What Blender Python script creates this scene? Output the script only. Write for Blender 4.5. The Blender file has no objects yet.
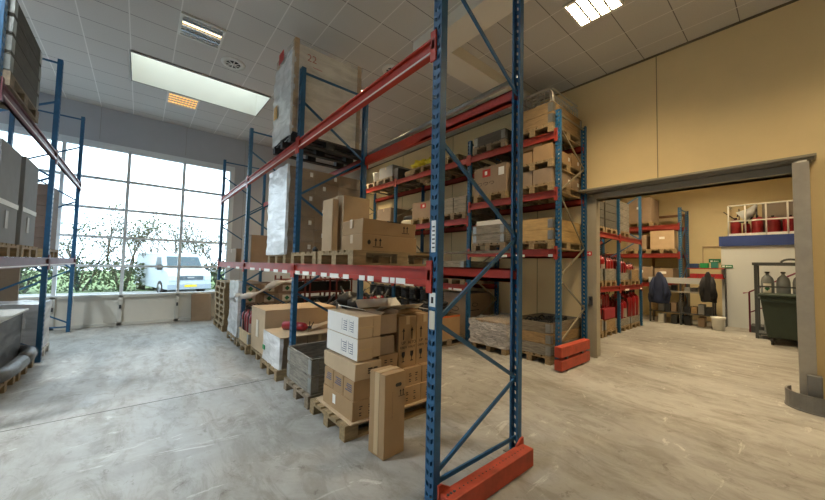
import bpy, bmesh, math, random
from mathutils import Vector, Matrix, noise
random.seed(7)
S = bpy.context.scene
C = bpy.context.collection
R = math.radians

# ------------------------------------------------------------ camera
H = 1.65
def cam_setup():
    yaw, pit, roll, f = 0.696936, 0.0482941, 0.0221355, 325.21
    fw = Vector((math.sin(yaw)*math.cos(pit), math.cos(yaw)*math.cos(pit), math.sin(pit)))
    r = fw.cross(Vector((0, 0, 1))).normalized(); u = r.cross(fw)
    r2 = math.cos(roll)*r+math.sin(roll)*u; u2 = -math.sin(roll)*r+math.cos(roll)*u
    cd = bpy.data.cameras.new('camera'); co = bpy.data.objects.new('camera', cd); C.objects.link(co)
    cd.sensor_width = 36; cd.lens = f*36/825; cd.clip_end = 300; cd.clip_start = .05
    m = Matrix((r2, u2, -fw)).transposed().to_4x4(); m.translation = Vector((0, 0, H))
    co.matrix_world = m; S.camera = co
cam_setup()

# ------------------------------------------------------------ world, exposure
w = bpy.data.worlds.new('overcast_sky'); S.world = w; w.use_nodes = True
bg = w.node_tree.nodes['Background']; bg.inputs[0].default_value = (.78, .91, 1.0, 1); bg.inputs[1].default_value = 4.5
S.view_settings.view_transform = 'Standard'; S.view_settings.look = 'None'
S.view_settings.exposure = 0.18; S.view_settings.gamma = 1; S.view_settings.use_curve_mapping = False
S.cycles.max_bounces = 10; S.cycles.diffuse_bounces = 4; S.cycles.transparent_max_bounces = 24
S.cycles.sample_clamp_indirect = 6; S.cycles.use_denoising = True

def area(name, loc, sx, sy, power, col, rot=(0, 0, 0), portal=False, spread=0):
    l = bpy.data.lights.new(name, 'AREA'); l.shape = 'RECTANGLE'; l.size = sx; l.size_y = sy; l.energy = power; l.color = col
    o = bpy.data.objects.new(name, l); o.location = loc; o.rotation_euler = rot; C.objects.link(o)
    if portal: l.cycles.is_portal = True
    elif spread: l.spread = R(spread)
    return o
area('window_portal', (-1.0, 11.12, 2.55), 6.0, 3.7, 1, (1, 1, 1), (R(-90), 0, 0), True)
WARM = (1.0, .77, .47)
LAMP_W = 128
COOL = (.90, .97, 1.0)
LAMP_E = 16
SKY_E = 1.5

# ------------------------------------------------------------ materials
def lin(h):
    c = [int(h[i:i+2], 16)/255 for i in (0, 2, 4)]
    return tuple(x/12.92 if x <= .04045 else ((x+.055)/1.055)**2.4 for x in c)
MATS = {}
def mat(name, hexc, rough=.6, metal=0, n=0, scale=8, stretch=(1, 1, 1), bump=0, col2=None, spec=None):
    if name in MATS: return MATS[name]
    m = bpy.data.materials.new(name); m.use_nodes = True; t = m.node_tree; b = t.nodes['Principled BSDF']
    c = lin(hexc); b.inputs['Base Color'].default_value = (*c, 1); b.inputs['Roughness'].default_value = rough
    b.inputs['Metallic'].default_value = metal
    if spec is not None: b.inputs['Specular IOR Level'].default_value = spec
    if n or bump:
        tc = t.nodes.new('ShaderNodeTexCoord'); mp = t.nodes.new('ShaderNodeMapping'); mp.inputs['Scale'].default_value = stretch
        nz = t.nodes.new('ShaderNodeTexNoise'); nz.inputs['Scale'].default_value = scale; nz.inputs['Detail'].default_value = 6; nz.inputs['Roughness'].default_value = .62
        t.links.new(tc.outputs['Object'], mp.inputs[0]); t.links.new(mp.outputs[0], nz.inputs['Vector'])
        if n:
            rp = t.nodes.new('ShaderNodeValToRGB'); rp.color_ramp.elements[0].position = .3; rp.color_ramp.elements[1].position = .7
            c2 = lin(col2) if col2 else tuple(x*(1-n) for x in c)
            rp.color_ramp.elements[0].color = (*c2, 1); rp.color_ramp.elements[1].color = (*[min(1, x*(1+n*.4)) for x in c], 1)
            t.links.new(nz.outputs['Fac'], rp.inputs[0]); t.links.new(rp.outputs[0], b.inputs['Base Color'])
        if bump:
            bp = t.nodes.new('ShaderNodeBump'); bp.inputs['Strength'].default_value = bump; bp.inputs['Distance'].default_value = .01
            t.links.new(nz.outputs['Fac'], bp.inputs['Height']); t.links.new(bp.outputs[0], b.inputs['Normal'])
    MATS[name] = m; return m
def emis(name, hexc, e):
    m = bpy.data.materials.new(name); m.use_nodes = True; b = m.node_tree.nodes['Principled BSDF']
    b.inputs['Base Color'].default_value = (*lin(hexc), 1); b.inputs['Emission Color'].default_value = (*lin(hexc), 1)
    b.inputs['Emission Strength'].default_value = e; MATS[name] = m; return m
BLUE = mat('rack_blue', '225A82', .4, n=.2, scale=14)
RED = mat('beam_red', 'AC3220', .42, n=.2, scale=6)
ORANGE = mat('guard_orange', 'AA4028', .55, n=.35, scale=9)
DRED = mat('dusty_red', 'A8382A', .55, n=.2, scale=6)
GALV = mat('galvanised', '9A9C98', .38, .75, n=.2, scale=20)
STEEL = mat('brushed_steel', 'A8A398', .42, .35, n=.15, scale=5)
PWOOD = mat('pallet_wood', '98825F', .8, n=.4, scale=5, stretch=(1, 6, 6), bump=.2)
PWOOD2 = mat('grey_pallet_wood', '8A7B66', .85, n=.45, scale=5, stretch=(1, 6, 6), bump=.25)
DPAL = mat('black_pallet', '26282A', .6, n=.2)
GWOOD = mat('weathered_wood', '8C867A', .85, n=.55, scale=6, stretch=(1, 1, 8), bump=.3)
BWOOD = mat('brown_crate_wood', '9A7F58', .8, n=.45, scale=6, stretch=(1, 1, 8), bump=.25)
YWOOD = mat('yellow_plywood', 'BE9E68', .7, n=.25, scale=5, stretch=(1, 1, 5), bump=.1)
DWOOD = mat('dark_wood', '55524A', .85, n=.4, scale=6, stretch=(1, 1, 8), bump=.3)
CARD = mat('cardboard', 'A38560', .78, n=.1, scale=4, bump=.05)
CARD2 = mat('light_cardboard', 'BCA484', .78, n=.1, scale=4, bump=.05)
CARD3 = mat('dull_cardboard', '94806A', .8, n=.12, scale=5, bump=.05)
CARDG = mat('grey_cardboard', '8E9090', .8, n=.1, scale=5)
DCARD = mat('dark_grey_cardboard', '5B5D5F', .8, n=.12, scale=5)
WCARD = mat('white_cardboard', 'E4E2DC', .6, n=.06, scale=5, bump=.05)
TAPE = mat('clear_tape', 'BCA27C', .3)
PAPER = mat('white_paper', 'EDEDE8', .6)
INK = mat('black_ink', '1C1A1A', .7)
REDINK = mat('red_ink', 'B3312A', .7)
EXTR = mat('extinguisher_red', '820F17', .28)
BLACK = mat('black_plastic', '141517', .45, n=.2)
RUB = mat('black_rubber', '1B1B1C', .7)
DGREY = mat('dark_grey_plastic', '3A3D40', .5)
WPLAS = mat('white_plastic', 'DADAD4', .4)
YEL = mat('yellow_plastic', 'E2CF28', .5, n=.3, scale=12)
GRN = mat('green_plastic', '1E8A4C', .5)
DGRN = mat('bin_green', '2B3A31', .5, n=.15)
SILV = mat('silver', 'B8BCC0', .3, .8)
NAVY = mat('navy_cloth', '1C2744', .9, n=.3, scale=6, bump=.3)
BCLOTH = mat('black_cloth', '17181C', .9, n=.2, bump=.3)
GASG = mat('cylinder_grey', '7C8488', .4, n=.1)
PURP = mat('handrail_plum', '7A2C4A', .4)
MBLUE = mat('mezzanine_blue', '2A3F7C', .5)

def film(name, tint, dens, sc=2.2, bs=.45):
    m = bpy.data.materials.new(name); m.use_nodes = True; t = m.node_tree; b = t.nodes['Principled BSDF']; out = t.nodes['Material Output']; N = t.nodes.new
    b.inputs['Base Color'].default_value = (*lin(tint), 1); b.inputs['Roughness'].default_value = .25; b.inputs['Specular IOR Level'].default_value = .6
    tc = N('ShaderNodeTexCoord'); mp = N('ShaderNodeMapping'); mp.inputs['Scale'].default_value = (1, 1, 3.4); mp.inputs['Rotation'].default_value = (.25, .2, 0)
    nz = N('ShaderNodeTexNoise'); nz.inputs['Scale'].default_value = sc; nz.inputs['Detail'].default_value = 3; nz.inputs['Distortion'].default_value = .8
    t.links.new(tc.outputs['Object'], mp.inputs[0]); t.links.new(mp.outputs[0], nz.inputs['Vector'])
    bp = N('ShaderNodeBump'); bp.inputs['Strength'].default_value = bs; bp.inputs['Distance'].default_value = .04
    t.links.new(nz.outputs['Fac'], bp.inputs['Height']); t.links.new(bp.outputs[0], b.inputs['Normal'])
    rp = N('ShaderNodeMapRange'); rp.inputs[1].default_value = .35; rp.inputs[2].default_value = .7; rp.inputs[3].default_value = max(0, dens-.12); rp.inputs[4].default_value = min(1, dens+.2)
    t.links.new(nz.outputs['Fac'], rp.inputs[0])
    tr = N('ShaderNodeBsdfTransparent'); mx = N('ShaderNodeMixShader')
    t.links.new(rp.outputs[0], mx.inputs[0]); t.links.new(tr.outputs[0], mx.inputs[1]); t.links.new(b.outputs[0], mx.inputs[2]); t.links.new(mx.outputs[0], out.inputs[0])
    MATS[name] = m; return m
FILM = film('stretch_film', 'E8ECEE', .08)
WFILM = film('white_film', 'F2F4F5', .72)
SFILM = film('silvery_film', 'D4D6D8', .55, 9, 1.0)

def glass():
    m = bpy.data.materials.new('window_glass'); m.use_nodes = True; t = m.node_tree; out = t.nodes['Material Output']; t.nodes.remove(t.nodes['Principled BSDF'])
    tr = t.nodes.new('ShaderNodeBsdfTransparent'); tr.inputs[0].default_value = (.93, .96, .97, 1)
    gl = t.nodes.new('ShaderNodeBsdfGlossy'); gl.inputs['Roughness'].default_value = .02
    mx = t.nodes.new('ShaderNodeMixShader'); mx.inputs[0].default_value = .06
    t.links.new(tr.outputs[0], mx.inputs[1]); t.links.new(gl.outputs[0], mx.inputs[2]); t.links.new(mx.outputs[0], out.inputs[0]); return m
GLASS = glass()

def floor_mat():
    m = bpy.data.materials.new('worn_concrete'); m.use_nodes = True; t = m.node_tree; b = t.nodes['Principled BSDF']; N = t.nodes.new; L = t.links.new
    tc = N('ShaderNodeTexCoord')
    def nz(scale, detail, rough, dist=0, st=None, rz=0):
        n = N('ShaderNodeTexNoise'); n.inputs['Scale'].default_value = scale; n.inputs['Detail'].default_value = detail; n.inputs['Roughness'].default_value = rough; n.inputs['Distortion'].default_value = dist
        if st:
            mp = N('ShaderNodeMapping'); mp.inputs['Scale'].default_value = st; mp.inputs['Rotation'].default_value = (0, 0, rz); L(tc.outputs['Object'], mp.inputs[0]); L(mp.outputs[0], n.inputs['Vector'])
        else: L(tc.outputs['Object'], n.inputs['Vector'])
        return n
    def ramp(src, a, ca, bb, cb):
        r = N('ShaderNodeValToRGB'); r.color_ramp.elements[0].position = a; r.color_ramp.elements[0].color = (*ca, 1); r.color_ramp.elements[1].position = bb; r.color_ramp.elements[1].color = (*cb, 1)
        L(src, r.inputs[0]); return r.outputs[0]
    def mul(a, bb, f=1.0, mode='MULTIPLY'):
        x = N('ShaderNodeMix'); x.data_type = 'RGBA'; x.blend_type = mode; x.inputs[0].default_value = f; L(a, x.inputs[6]); L(bb, x.inputs[7]); return x.outputs[2]
    base = ramp(nz(.7, 8, .7, .8).outputs['Fac'], .3, (.25, .243, .222), .72, (.40, .395, .37))
    s1 = ramp(nz(1.5, 9, .72, 1.2, (1.0, .6, 1), .5).outputs['Fac'], .38, (.78, .76, .73), .52, (1, 1, 1))
    s2 = ramp(nz(2.6, 9, .75, 1.2, (1.5, .6, 1), -.35).outputs['Fac'], .40, (.74, .72, .68), .50, (1, 1, 1))
    s3 = ramp(nz(5.0, 6, .8, .5, (1, 1, 1)).outputs['Fac'], .34, (.50, .46, .42), .41, (1, 1, 1))
    c = mul(base, s1); c = mul(c, s2, .8); c = mul(c, s3, .7)
    pt = ramp(nz(2.4, 8, .7, 2.6, (.4, 1.2, 1), .9).outputs['Fac'], .60, (0, 0, 0), .66, (.20, .20, .19))
    c = mul(c, pt, .8, 'ADD')
    L(c, b.inputs['Base Color'])
    rn = nz(2.2, 8, .7, 1.8, (1.6, .3, 1), .2); rr = N('ShaderNodeMapRange'); rr.inputs[1].default_value = .35; rr.inputs[2].default_value = .65; rr.inputs[3].default_value = .36; rr.inputs[4].default_value = .62
    L(rn.outputs['Fac'], rr.inputs[0]); L(rr.outputs[0], b.inputs['Roughness'])
    bp = N('ShaderNodeBump'); bp.inputs['Strength'].default_value = .12; bp.inputs['Distance'].default_value = .004
    L(nz(6, 8, .7, 1.0).outputs['Fac'], bp.inputs['Height']); L(bp.outputs[0], b.inputs['Normal'])
    return m
FLOOR = floor_mat()
JOINT = mat('joint_dark', '4A4744', .9)

def tile_mat():
    m = bpy.data.materials.new('ceiling_tiles'); m.use_nodes = True; t = m.node_tree; b = t.nodes['Principled BSDF']; N = t.nodes.new; L = t.links.new
    tc = N('ShaderNodeTexCoord'); sp = N('ShaderNodeSeparateXYZ'); L(tc.outputs['Object'], sp.inputs[0])
    def mth(op, a, v):
        n = N('ShaderNodeMath'); n.operation = op
        if hasattr(a, 'links'): L(a, n.inputs[0])
        else: n.inputs[0].default_value = a
        if hasattr(v, 'links'): L(v, n.inputs[1])
        else: n.inputs[1].default_value = v
        return n.outputs[0]
    def line(ax, off, wd):
        v = mth('ADD', sp.outputs[ax], 60-off); v = mth('MODULO', v, .6); v = mth('SUBTRACT', v, .3); v = mth('ABSOLUTE', v, 0); return mth('GREATER_THAN', v, .3-wd)
    gx = line(0, .3, .008); gy = line(1, 5.9, .006)
    nz = N('ShaderNodeTexNoise'); nz.inputs['Scale'].default_value = 60; nz.inputs['Detail'].default_value = 3; L(tc.outputs['Object'], nz.inputs['Vector'])
    r = N('ShaderNodeValToRGB'); r.color_ramp.elements[0].color = (.50, .49, .46, 1); r.color_ramp.elements[1].color = (.62, .61, .58, 1); L(nz.outputs['Fac'], r.inputs[0])
    m1 = N('ShaderNodeMix'); m1.data_type = 'RGBA'; L(gy, m1.inputs[0]); L(r.outputs[0], m1.inputs[6]); m1.inputs[7].default_value = (.16, .155, .15, 1)
    m2 = N('ShaderNodeMix'); m2.data_type = 'RGBA'; L(gx, m2.inputs[0]); L(m1.outputs[2], m2.inputs[6]); m2.inputs[7].default_value = (.74, .73, .70, 1)
    L(m2.outputs[2], b.inputs['Base Color']); b.inputs['Roughness'].default_value = .9; return m
TILE = tile_mat()
WALLC = mat('cream_wall', 'E0CA9A', .85, n=.05, scale=1.5)
WALLG = mat('pale_wall', 'B4BAC2', .85, n=.05, scale=1.5)
WALLF = mat('far_cream_wall', 'DDCDA2', .85, n=.05, scale=1.5)
PANEL = mat('sill_panel', 'D6D4CA', .6, n=.05, scale=3)
MULL = mat('window_frame_grey', 'DCE4E8', .5)
SOFF = mat('soffit_paint', 'E2DED2', .8)

# ------------------------------------------------------------ mesh builder
class MB:
    def __init__(s): s.v = []; s.f = []; s.m = []; s.sm = []
    def add(s, vs, fs, m=0, smooth=False):
        o = len(s.v); s.v += [tuple(x) for x in vs]; s.f += [tuple(i+o for i in f) for f in fs]; s.m += [m]*len(fs); s.sm += [smooth]*len(fs); return s
    def hexa(s, p, m=0):  # 8 points: bottom 4 ccw, top 4 ccw
        return s.add(p, [(0, 3, 2, 1), (4, 5, 6, 7), (0, 1, 5, 4), (1, 2, 6, 5), (2, 3, 7, 6), (3, 0, 4, 7)], m)
    def box(s, x0, y0, z0, x1, y1, z1, m=0):
        x0, x1 = sorted((x0, x1)); y0, y1 = sorted((y0, y1)); z0, z1 = sorted((z0, z1))
        return s.hexa([(x0, y0, z0), (x1, y0, z0), (x1, y1, z0), (x0, y1, z0), (x0, y0, z1), (x1, y0, z1), (x1, y1, z1), (x0, y1, z1)], m)
    def tube(s, pts, r, n=8, m=0, cap=True):
        pts = [Vector(p) for p in pts]; rs = r if isinstance(r, (list, tuple)) else [r]*len(pts); vs = []; fs = []
        for i, p in enumerate(pts):
            d = (pts[min(i+1, len(pts)-1)]-pts[max(i-1, 0)]).normalized()
            a = d.cross(Vector((0, 0, 1)) if abs(d.z) < .9 else Vector((1, 0, 0))).normalized(); b = d.cross(a)
            for k in range(n): t = 2*math.pi*k/n; vs.append(p+(a*math.cos(t)+b*math.sin(t))*rs[i])
        for i in range(len(pts)-1):
            for k in range(n): fs.append((i*n+k, i*n+(k+1) % n, (i+1)*n+(k+1) % n, (i+1)*n+k))
        if cap: fs.append(tuple(range(n))); fs.append(tuple((len(pts)-1)*n+k for k in reversed(range(n))))
        return s.add(vs, fs, m, True)
    def bar(s, p0, p1, a, b, m=0):  # rectangular bar
        p0, p1 = Vector(p0), Vector(p1); d = (p1-p0).normalized(); u = d.cross(Vector((0, 0, 1)) if abs(d.z) < .95 else Vector((1, 0, 0))).normalized(); v = u.cross(d)
        q = [(-1, -1), (1, -1), (1, 1), (-1, 1)]
        return s.hexa([p0+u*a/2*i+v*b/2*j for i, j in q]+[p1+u*a/2*i+v*b/2*j for i, j in q], m)
    def lathe(s, prof, cx=0, cy=0, n=16, m=0, smooth=True):
        vs = []; fs = []
        for r, z in prof:
            for k in range(n): t = 2*math.pi*k/n; vs.append((cx+r*math.cos(t), cy+r*math.sin(t), z))
        for i in range(len(prof)-1):
            for k in range(n): fs.append((i*n+k, i*n+(k+1) % n, (i+1)*n+(k+1) % n, (i+1)*n+k))
        fs.append(tuple(reversed(range(n)))); fs.append(tuple((len(prof)-1)*n+k for k in range(n)))
        return s.add(vs, fs, m, smooth)
    def prism(s, poly, axis, a, b, m=0):
        n = len(poly)
        def P(p, t): return {'x': (t, p[0], p[1]), 'y': (p[0], t, p[1]), 'z': (p[0], p[1], t)}[axis]
        return s.add([P(p, a) for p in poly]+[P(p, b) for p in poly], [tuple(range(n)), tuple(reversed(range(n, 2*n)))]+[(i, n+i, n+(i+1) % n, (i+1) % n) for i in range(n)], m)
    def mesh(s, name, mats):
        me = bpy.data.meshes.new(name); me.from_pydata(s.v, [], s.f)
        for m in (mats if isinstance(mats, (list, tuple)) else [mats]): me.materials.append(m)
        me.polygons.foreach_set('material_index', s.m); me.polygons.foreach_set('use_smooth', s.sm)
        bm = bmesh.new(); bm.from_mesh(me); bmesh.ops.recalc_face_normals(bm, faces=bm.faces); bm.to_mesh(me); bm.free(); me.update(); return me
    def build(s, name, mats, parent=None, bevel=0, seg=2):
        o = bpy.data.objects.new(name, s.mesh(name, mats)); C.objects.link(o)
        if parent: o.parent = parent
        if bevel:
            b = o.modifiers.new('bevel', 'BEVEL'); b.width = bevel; b.segments = seg; b.limit_method = 'ANGLE'
        return o
def link_mesh(name, me, parent, loc=(0, 0, 0), rot=(0, 0, 0)):
    o = bpy.data.objects.new(name, me); C.objects.link(o); o.parent = parent; o.location = loc; o.rotation_euler = rot; return o
def tag(o, label, cat, group=None, kind=None):
    o['label'] = label; o['category'] = cat
    if group: o['group'] = group
    if kind: o['kind'] = kind
    return o
def thing(name, label, cat, loc=(0, 0, 0), rz=0, group=None, rot=None):
    o = bpy.data.objects.new(name, None); C.objects.link(o); o.location = loc; o.rotation_euler = rot or (0, 0, rz); o.empty_display_size = .1
    return tag(o, label, cat, group)
def struct(name, mb, m, bevel=0):
    o = mb.build(name, m, None, bevel); o['kind'] = 'structure'; return o
def dup(root, loc, rz=None, label=None, group=None, rot=None):
    r = root.copy(); C.objects.link(r); r.location = loc
    if rz is not None: r.rotation_euler = (0, 0, rz)
    if rot is not None: r.rotation_euler = rot
    if label: r['label'] = label
    if group: r['group'] = group
    for ch in list(root.children):
        c = ch.copy(); C.objects.link(c); c.parent = r
        for g in ch.children:
            d = g.copy(); C.objects.link(d); d.parent = c
    return r
def text(body, size, parent, loc, rot, m, name='printed_text'):
    cu = bpy.data.curves.new('t', 'FONT'); cu.body = body; cu.size = size; cu.align_x = 'CENTER'; cu.align_y = 'CENTER'; cu.extrude = .0004
    o = bpy.data.objects.new('t', cu); C.objects.link(o); dg = bpy.context.evaluated_depsgraph_get()
    me = bpy.data.meshes.new_from_object(o.evaluated_get(dg)); bpy.data.objects.remove(o)
    me.materials.clear(); me.materials.append(m)
    return link_mesh(name, me, parent, loc, rot)
ORD = ['bottom', 'second', 'third', 'fourth', 'fifth', 'sixth', 'seventh', 'eighth']
LMR = ['aisle-side', 'middle', 'far-side']
FRONT = (R(90), 0, 0)          # facing -Y
LEFT = (R(90), 0, R(-90))      # facing -X

# ------------------------------------------------------------ the building
struct('floor', MB().box(-4.2, -4.2, -.2, 16, 11.3, 0), FLOOR)
struct('trim_1', MB().box(-4.0, 4.875, 0, 6.6, 4.885, .0012), JOINT)
CZ = 5.4
# ceiling with the skylight opening X -0.3..2.1, Y 7.65..8.9
cb = MB()
cb.box(-4.2, -4.2, CZ, 6.9, 7.62, CZ+.1).box(-4.2, 8.93, CZ, 6.9, 11.3, CZ+.1).box(-4.2, 7.62, CZ, -.33, 8.93, CZ+.1).box(2.13, 7.62, CZ, 6.9, 8.93, CZ+.1)
struct('ceiling', cb, TILE)
struct('ceiling_far', MB().box(6.9, -4.2, 5.4, 16, 7, 5.5), TILE)
# skylight shaft and diffuser: the shaft is lined white
WHITEP = mat('white_paint', 'E6E6E0', .7)
sk = thing('skylight', 'long rectangular white skylight in the tiled ceiling before the window wall', 'skylight', (.9, 8.275, CZ))
MB().box(-1.24, -.665, 0, -1.2, .665, .62).box(1.2, -.665, 0, 1.24, .665, .62).box(-1.2, -.665, 0, 1.2, -.625, .62).box(-1.2, .625, 0, 1.2, .665, .62).build('shaft', WHITEP, sk)
MB().box(-1.25, -.675, .62, 1.25, .675, .66).build('diffuser', emis('daylight_dome', 'EAF6F2', SKY_E), sk)
MB().box(-1.22, -.655, -.012, -1.2, .655, -.001).box(1.2, -.655, -.012, 1.22, .655, -.001).box(-1.2, -.67, -.025, 1.2, -.625, -.001).box(-1.2, .625, -.012, 1.2, .645, -.001).build('edge_trim', mat('trim_grey', '8C8A84', .6), sk)
# right wall with doorway Y 0.02..2.38, z<3.0
struct('wall_right', MB().box(6.7, 2.54, 0, 6.9, 11.3, CZ).box(6.7, -4.2, 0, 6.9, .02, CZ).box(6.7, .02, 3.0, 6.9, 2.54, CZ), WALLC)
SEAM = mat('seam', '8A7A5A', .8)
for i, y in enumerate((-1.9, 1.53, 3.72, 6.3, 8.6)):
    struct('trim_%d' % (i+2), MB().box(6.694, y-.006, 3.02 if -0 < y < 2.4 else 0.02, 6.7, y+.006, CZ-.01), SEAM)
struct('trim_8', MB().box(6.68, -4, CZ-.03, 6.7, 11, CZ), mat('trim_dark', '6A5F48', .7))
struct('wall_back', MB().box(-4.2, -4.2, 0, 16, -4.0, CZ), WALLC)
struct('wall_left', MB().box(-4.2, -4.0, 0, -4.0, 11.3, CZ), WALLG)
struct('wall_far', MB().box(14.8, -4.0, 0, 15, 7, CZ), WALLF)
struct('wall_side', MB().box(6.9, 5.6, 0, 14.8, 5.8, CZ), WALLF)
# window wall at Y = 11
WY = 11.0
struct('wall_window', MB().box(-4.2, WY, 4.5, 6.7, WY+.25, CZ).box(2.06, WY, 0, 6.7, WY+.25, 4.5).box(-4.2, WY, 0, -3.87, WY+.25, 4.5), WALLG)
struct('trim_9', MB().box(2.35, WY-.006, 0, 2.362, WY, CZ).box(.84, WY-.005, 4.6, .85, WY, CZ).box(-.9, WY-.005, 4.6, -.89, WY, CZ), mat('pale_seam', '9A9C9E', .8))
win = MB()
XS = [-3.80+1.16*i for i in range(6)]; ZS = [.75, 1.48, 2.19, 2.9, 3.63, 4.40]
for x in XS: win.box(x-.032, WY+.0, .72, x+.032, WY+.10, 4.44)
for z in ZS: win.box(XS[0]-.03, WY+.005, z-.028, XS[-1]+.03, WY+.095, z+.028)
win.box(XS[0]-.07, WY-.02, 4.42, XS[-1]+.08, WY+.10, 4.52).box(XS[-1]+.02, WY-.02, 0, XS[-1]+.09, WY+.1, 4.5).box(XS[0]-.09, WY-.02, 0, XS[0]-.02, WY+.1, 4.5)
wf = struct('window_1', win, MULL)
g = MB().box(XS[0], WY+.05, .75, XS[-1], WY+.058, 4.42).build('pane', GLASS, wf)
sp = MB()
sp.box(XS[0]-.05, WY+.02, .06, XS[-1]+.05, WY+.16, .71)
struct('wall_sill', sp, PANEL)
tr = MB()
for x in XS: tr.box(x-.045, WY-.03, .0, x+.045, WY+.02, .74)
tr.box(XS[0]-.05, WY-.03, .70, XS[-1]+.05, WY+.02, .76).box(XS[0]-.05, WY-.03, 0, XS[-1]+.05, WY+.02, .07)
struct('trim_10', tr, mat('sill_frame', 'C8C8C0', .5))
for i, x in enumerate(XS[1:-1]):
    h = MB().box(-.02, -.03, 0, .02, 0, .09).build('latch', DGREY, None); h.location = (x, WY-.03, .42); tag(h, 'small dark latch on the sill-panel post below the window', 'latch', 'latches under the window')
# L-shaped boxed-in duct under the ceiling
struct('trim_11', MB().box(3.35, -3.9, 5.2, 3.80, 4.1, CZ).box(3.8, 3.65, 5.2, 6.69, 4.1, CZ), SOFF)

# doorway frame: left jamb panel, header track, right guide post
d = MB()
d.box(6.64, 2.52, 0, 6.9, 2.70, 3.06).box(6.62, 2.48, 0, 6.66, 2.54, 3.02)
JAMB = mat('door_jamb', 'A09886', .55, n=.08, scale=3)
struct('door_1', d, JAMB, .004)
hd = MB()
hd.box(6.56, -.12, 3.11, 6.70, 2.74, 3.20).box(6.45, -.16, 3.15, 6.70, 2.76, 3.18).box(6.60, .0, 3.0, 6.9, 2.54, 3.10).box(6.64, .0, 3.1, 6.70, 2.54, 3.12)
hd.box(6.50, -.14, 3.12, 6.52, 2.74, 3.16)
struct('trim_12', hd, mat('header_grey', '8A8474', .5))
post = MB().box(6.42, -.1, 0, 6.69, .03, 3.08); post.box(6.40, -.1, 0, 6.43, .045, 3.08)
po = thing('door_guide_post', 'tall galvanised steel guide post at the right of the wide doorway', 'post', (0, 0, 0))
post.build('post', STEEL, po, .004)
MB().box(6.44, -.08, 3.08, 6.66, .0, 3.11).box(6.5, .0, 3.08, 6.56, .03, 3.12).build('bracket', WPLAS, po)
# curved bollard guard at its foot
bo = thing('bollard_guard', 'curved grey steel impact guard around the foot of the door post', 'guard', (6.46, -.12, 0))
def arc_wall(r0, r1, z0, z1, a0, a1, n=20):
    b = MB()
    for i in range(n):
        t0, t1 = a0+(a1-a0)*i/n, a0+(a1-a0)*(i+1)/n
        P = lambda r, t, z: (r*math.cos(t), r*math.sin(t), z)
        b.hexa([P(r0, t0, z0), P(r1, t0, z0), P(r1, t1, z0), P(r0, t1, z0), P(r0, t0, z1), P(r1, t0, z1), P(r1, t1, z1), P(r0, t1, z1)])
    return b
arc_wall(.27, .29, .0, .2, R(60), R(300)).build('guard_ring', mat('guard_dark_steel', '7A7A78', .4, .3, n=.2), bo)
arc_wall(.02, .30, .0, .015, R(60), R(300)).build('foot_plate', MATS['guard_dark_steel'], bo)
MB().box(-.14, -.02, .015, -.02, .1, .42).build('upright_plate', MATS['guard_dark_steel'], bo, .01)
# switch and sign on the left jamb
sg = MB().box(6.632, 2.57, 1.92, 6.64, 2.67, 2.00, 0).box(6.629, 2.59, 1.94, 6.6325, 2.62, 1.98, 1).box(6.629, 2.625, 1.955, 6.6325, 2.655, 1.965, 1).build('fire_sign', [mat('sign_red', 'C8202A', .5), PAPER])
tag(sg, 'small red and white fire sign on the doorway jamb', 'sign')
sw = MB().box(6.605, 2.56, .98, 6.64, 2.62, 1.14, 0).box(6.60, 2.575, 1.07, 6.606, 2.605, 1.11, 1).build('door_switch', [DGREY, BLACK]); tag(sw, 'grey door push-button box on the doorway jamb', 'switch')

# ------------------------------------------------------------ ceiling luminaires and vents
emis('tube_glow', 'FFD9A0', 6)
emis('amber_glow', 'FFC878', 1.1)
def luminaire(x, y, label, lit='full', group='louvred ceiling lights', k=1.0, col=WARM):
    t = thing('ceiling_light', label, 'ceiling light', (x, y, CZ), 0, group)
    MB().box(-.3, -.3, -.03, -.27, .3, .0).box(.27, -.3, -.03, .3, .3, .0).box(-.27, -.3, -.03, .27, -.27, .0).box(-.27, .27, -.03, .27, .3, .0).build('frame', WPLAS, t)
    lv = MB()
    for i in range(1, 4): lv.box(-.27, -.27+.135*i-.014, -.03, .27, -.27+.135*i+.014, -.006)
    for i in range(1, 9): lv.box(-.27+.06*i-.003, -.27, -.03, -.27+.06*i+.003, .27, -.006)
    lv.build('louvre', SILV, t)
    MB().box(-.27, -.27, -.004, .27, .27, -.0005).build('reflector', MATS['amber_glow'] if lit == 'amber' else WPLAS, t)
    if lit == 'one':
        for i in range(4): MB().tube([(-.26, -.2+.135*i, -.014), (.26, -.2+.135*i, -.014)], .009, 8).build('fluorescent_tube', MATS['tube_glow'] if i == 1 else WPLAS, t)
    if lit == 'full':
        a = area('lamp_glow', (0, 0, -.0055), .54, .54, LAMP_W*k, col, spread=(165 if x > 7 else 138 if col is WARM else 130)); a.parent = t
    return t
luminaire(.6, 6.2, 'louvred ceiling light beside the skylight with one tube lit', 'one', None)
luminaire(.6, 9.22, 'small amber louvred ceiling light between skylight and window wall', 'amber', None)
luminaire(4.74, 1.8, 'bright louvred ceiling light at the top edge of the photo', 'full', None)
luminaire(3.35, 6.2, 'bright louvred ceiling light glimpsed behind the wrapped white box', 'full', None, .8)
for x, y, k in ((4.74, 9.2, 1.3), (4.74, -1.2, .8)):  # unseen lamps added to raise the ambient light of the hall
    luminaire(x, y, 'unseen louvred ceiling light added to brighten the hall', k=k)
for x, y, k in ((-2.8, 7.7, 2.0), (-2.8, 4.4, 2.3), (-1.2, 3.5, .8), (-2.6, -.6, .8)):  # unseen cool lamps added to brighten the left side and floor
    luminaire(x, y, 'unseen cool white fill light added above the open aisle', k=k, col=COOL, group='added cool fill lights')
for x, y in ((8.6, 1.2), (12.2, 1.6), (10.4, 4.2)):
    luminaire(x, y, 'louvred ceiling light in the room past the doorway', k=1.9)
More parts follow.
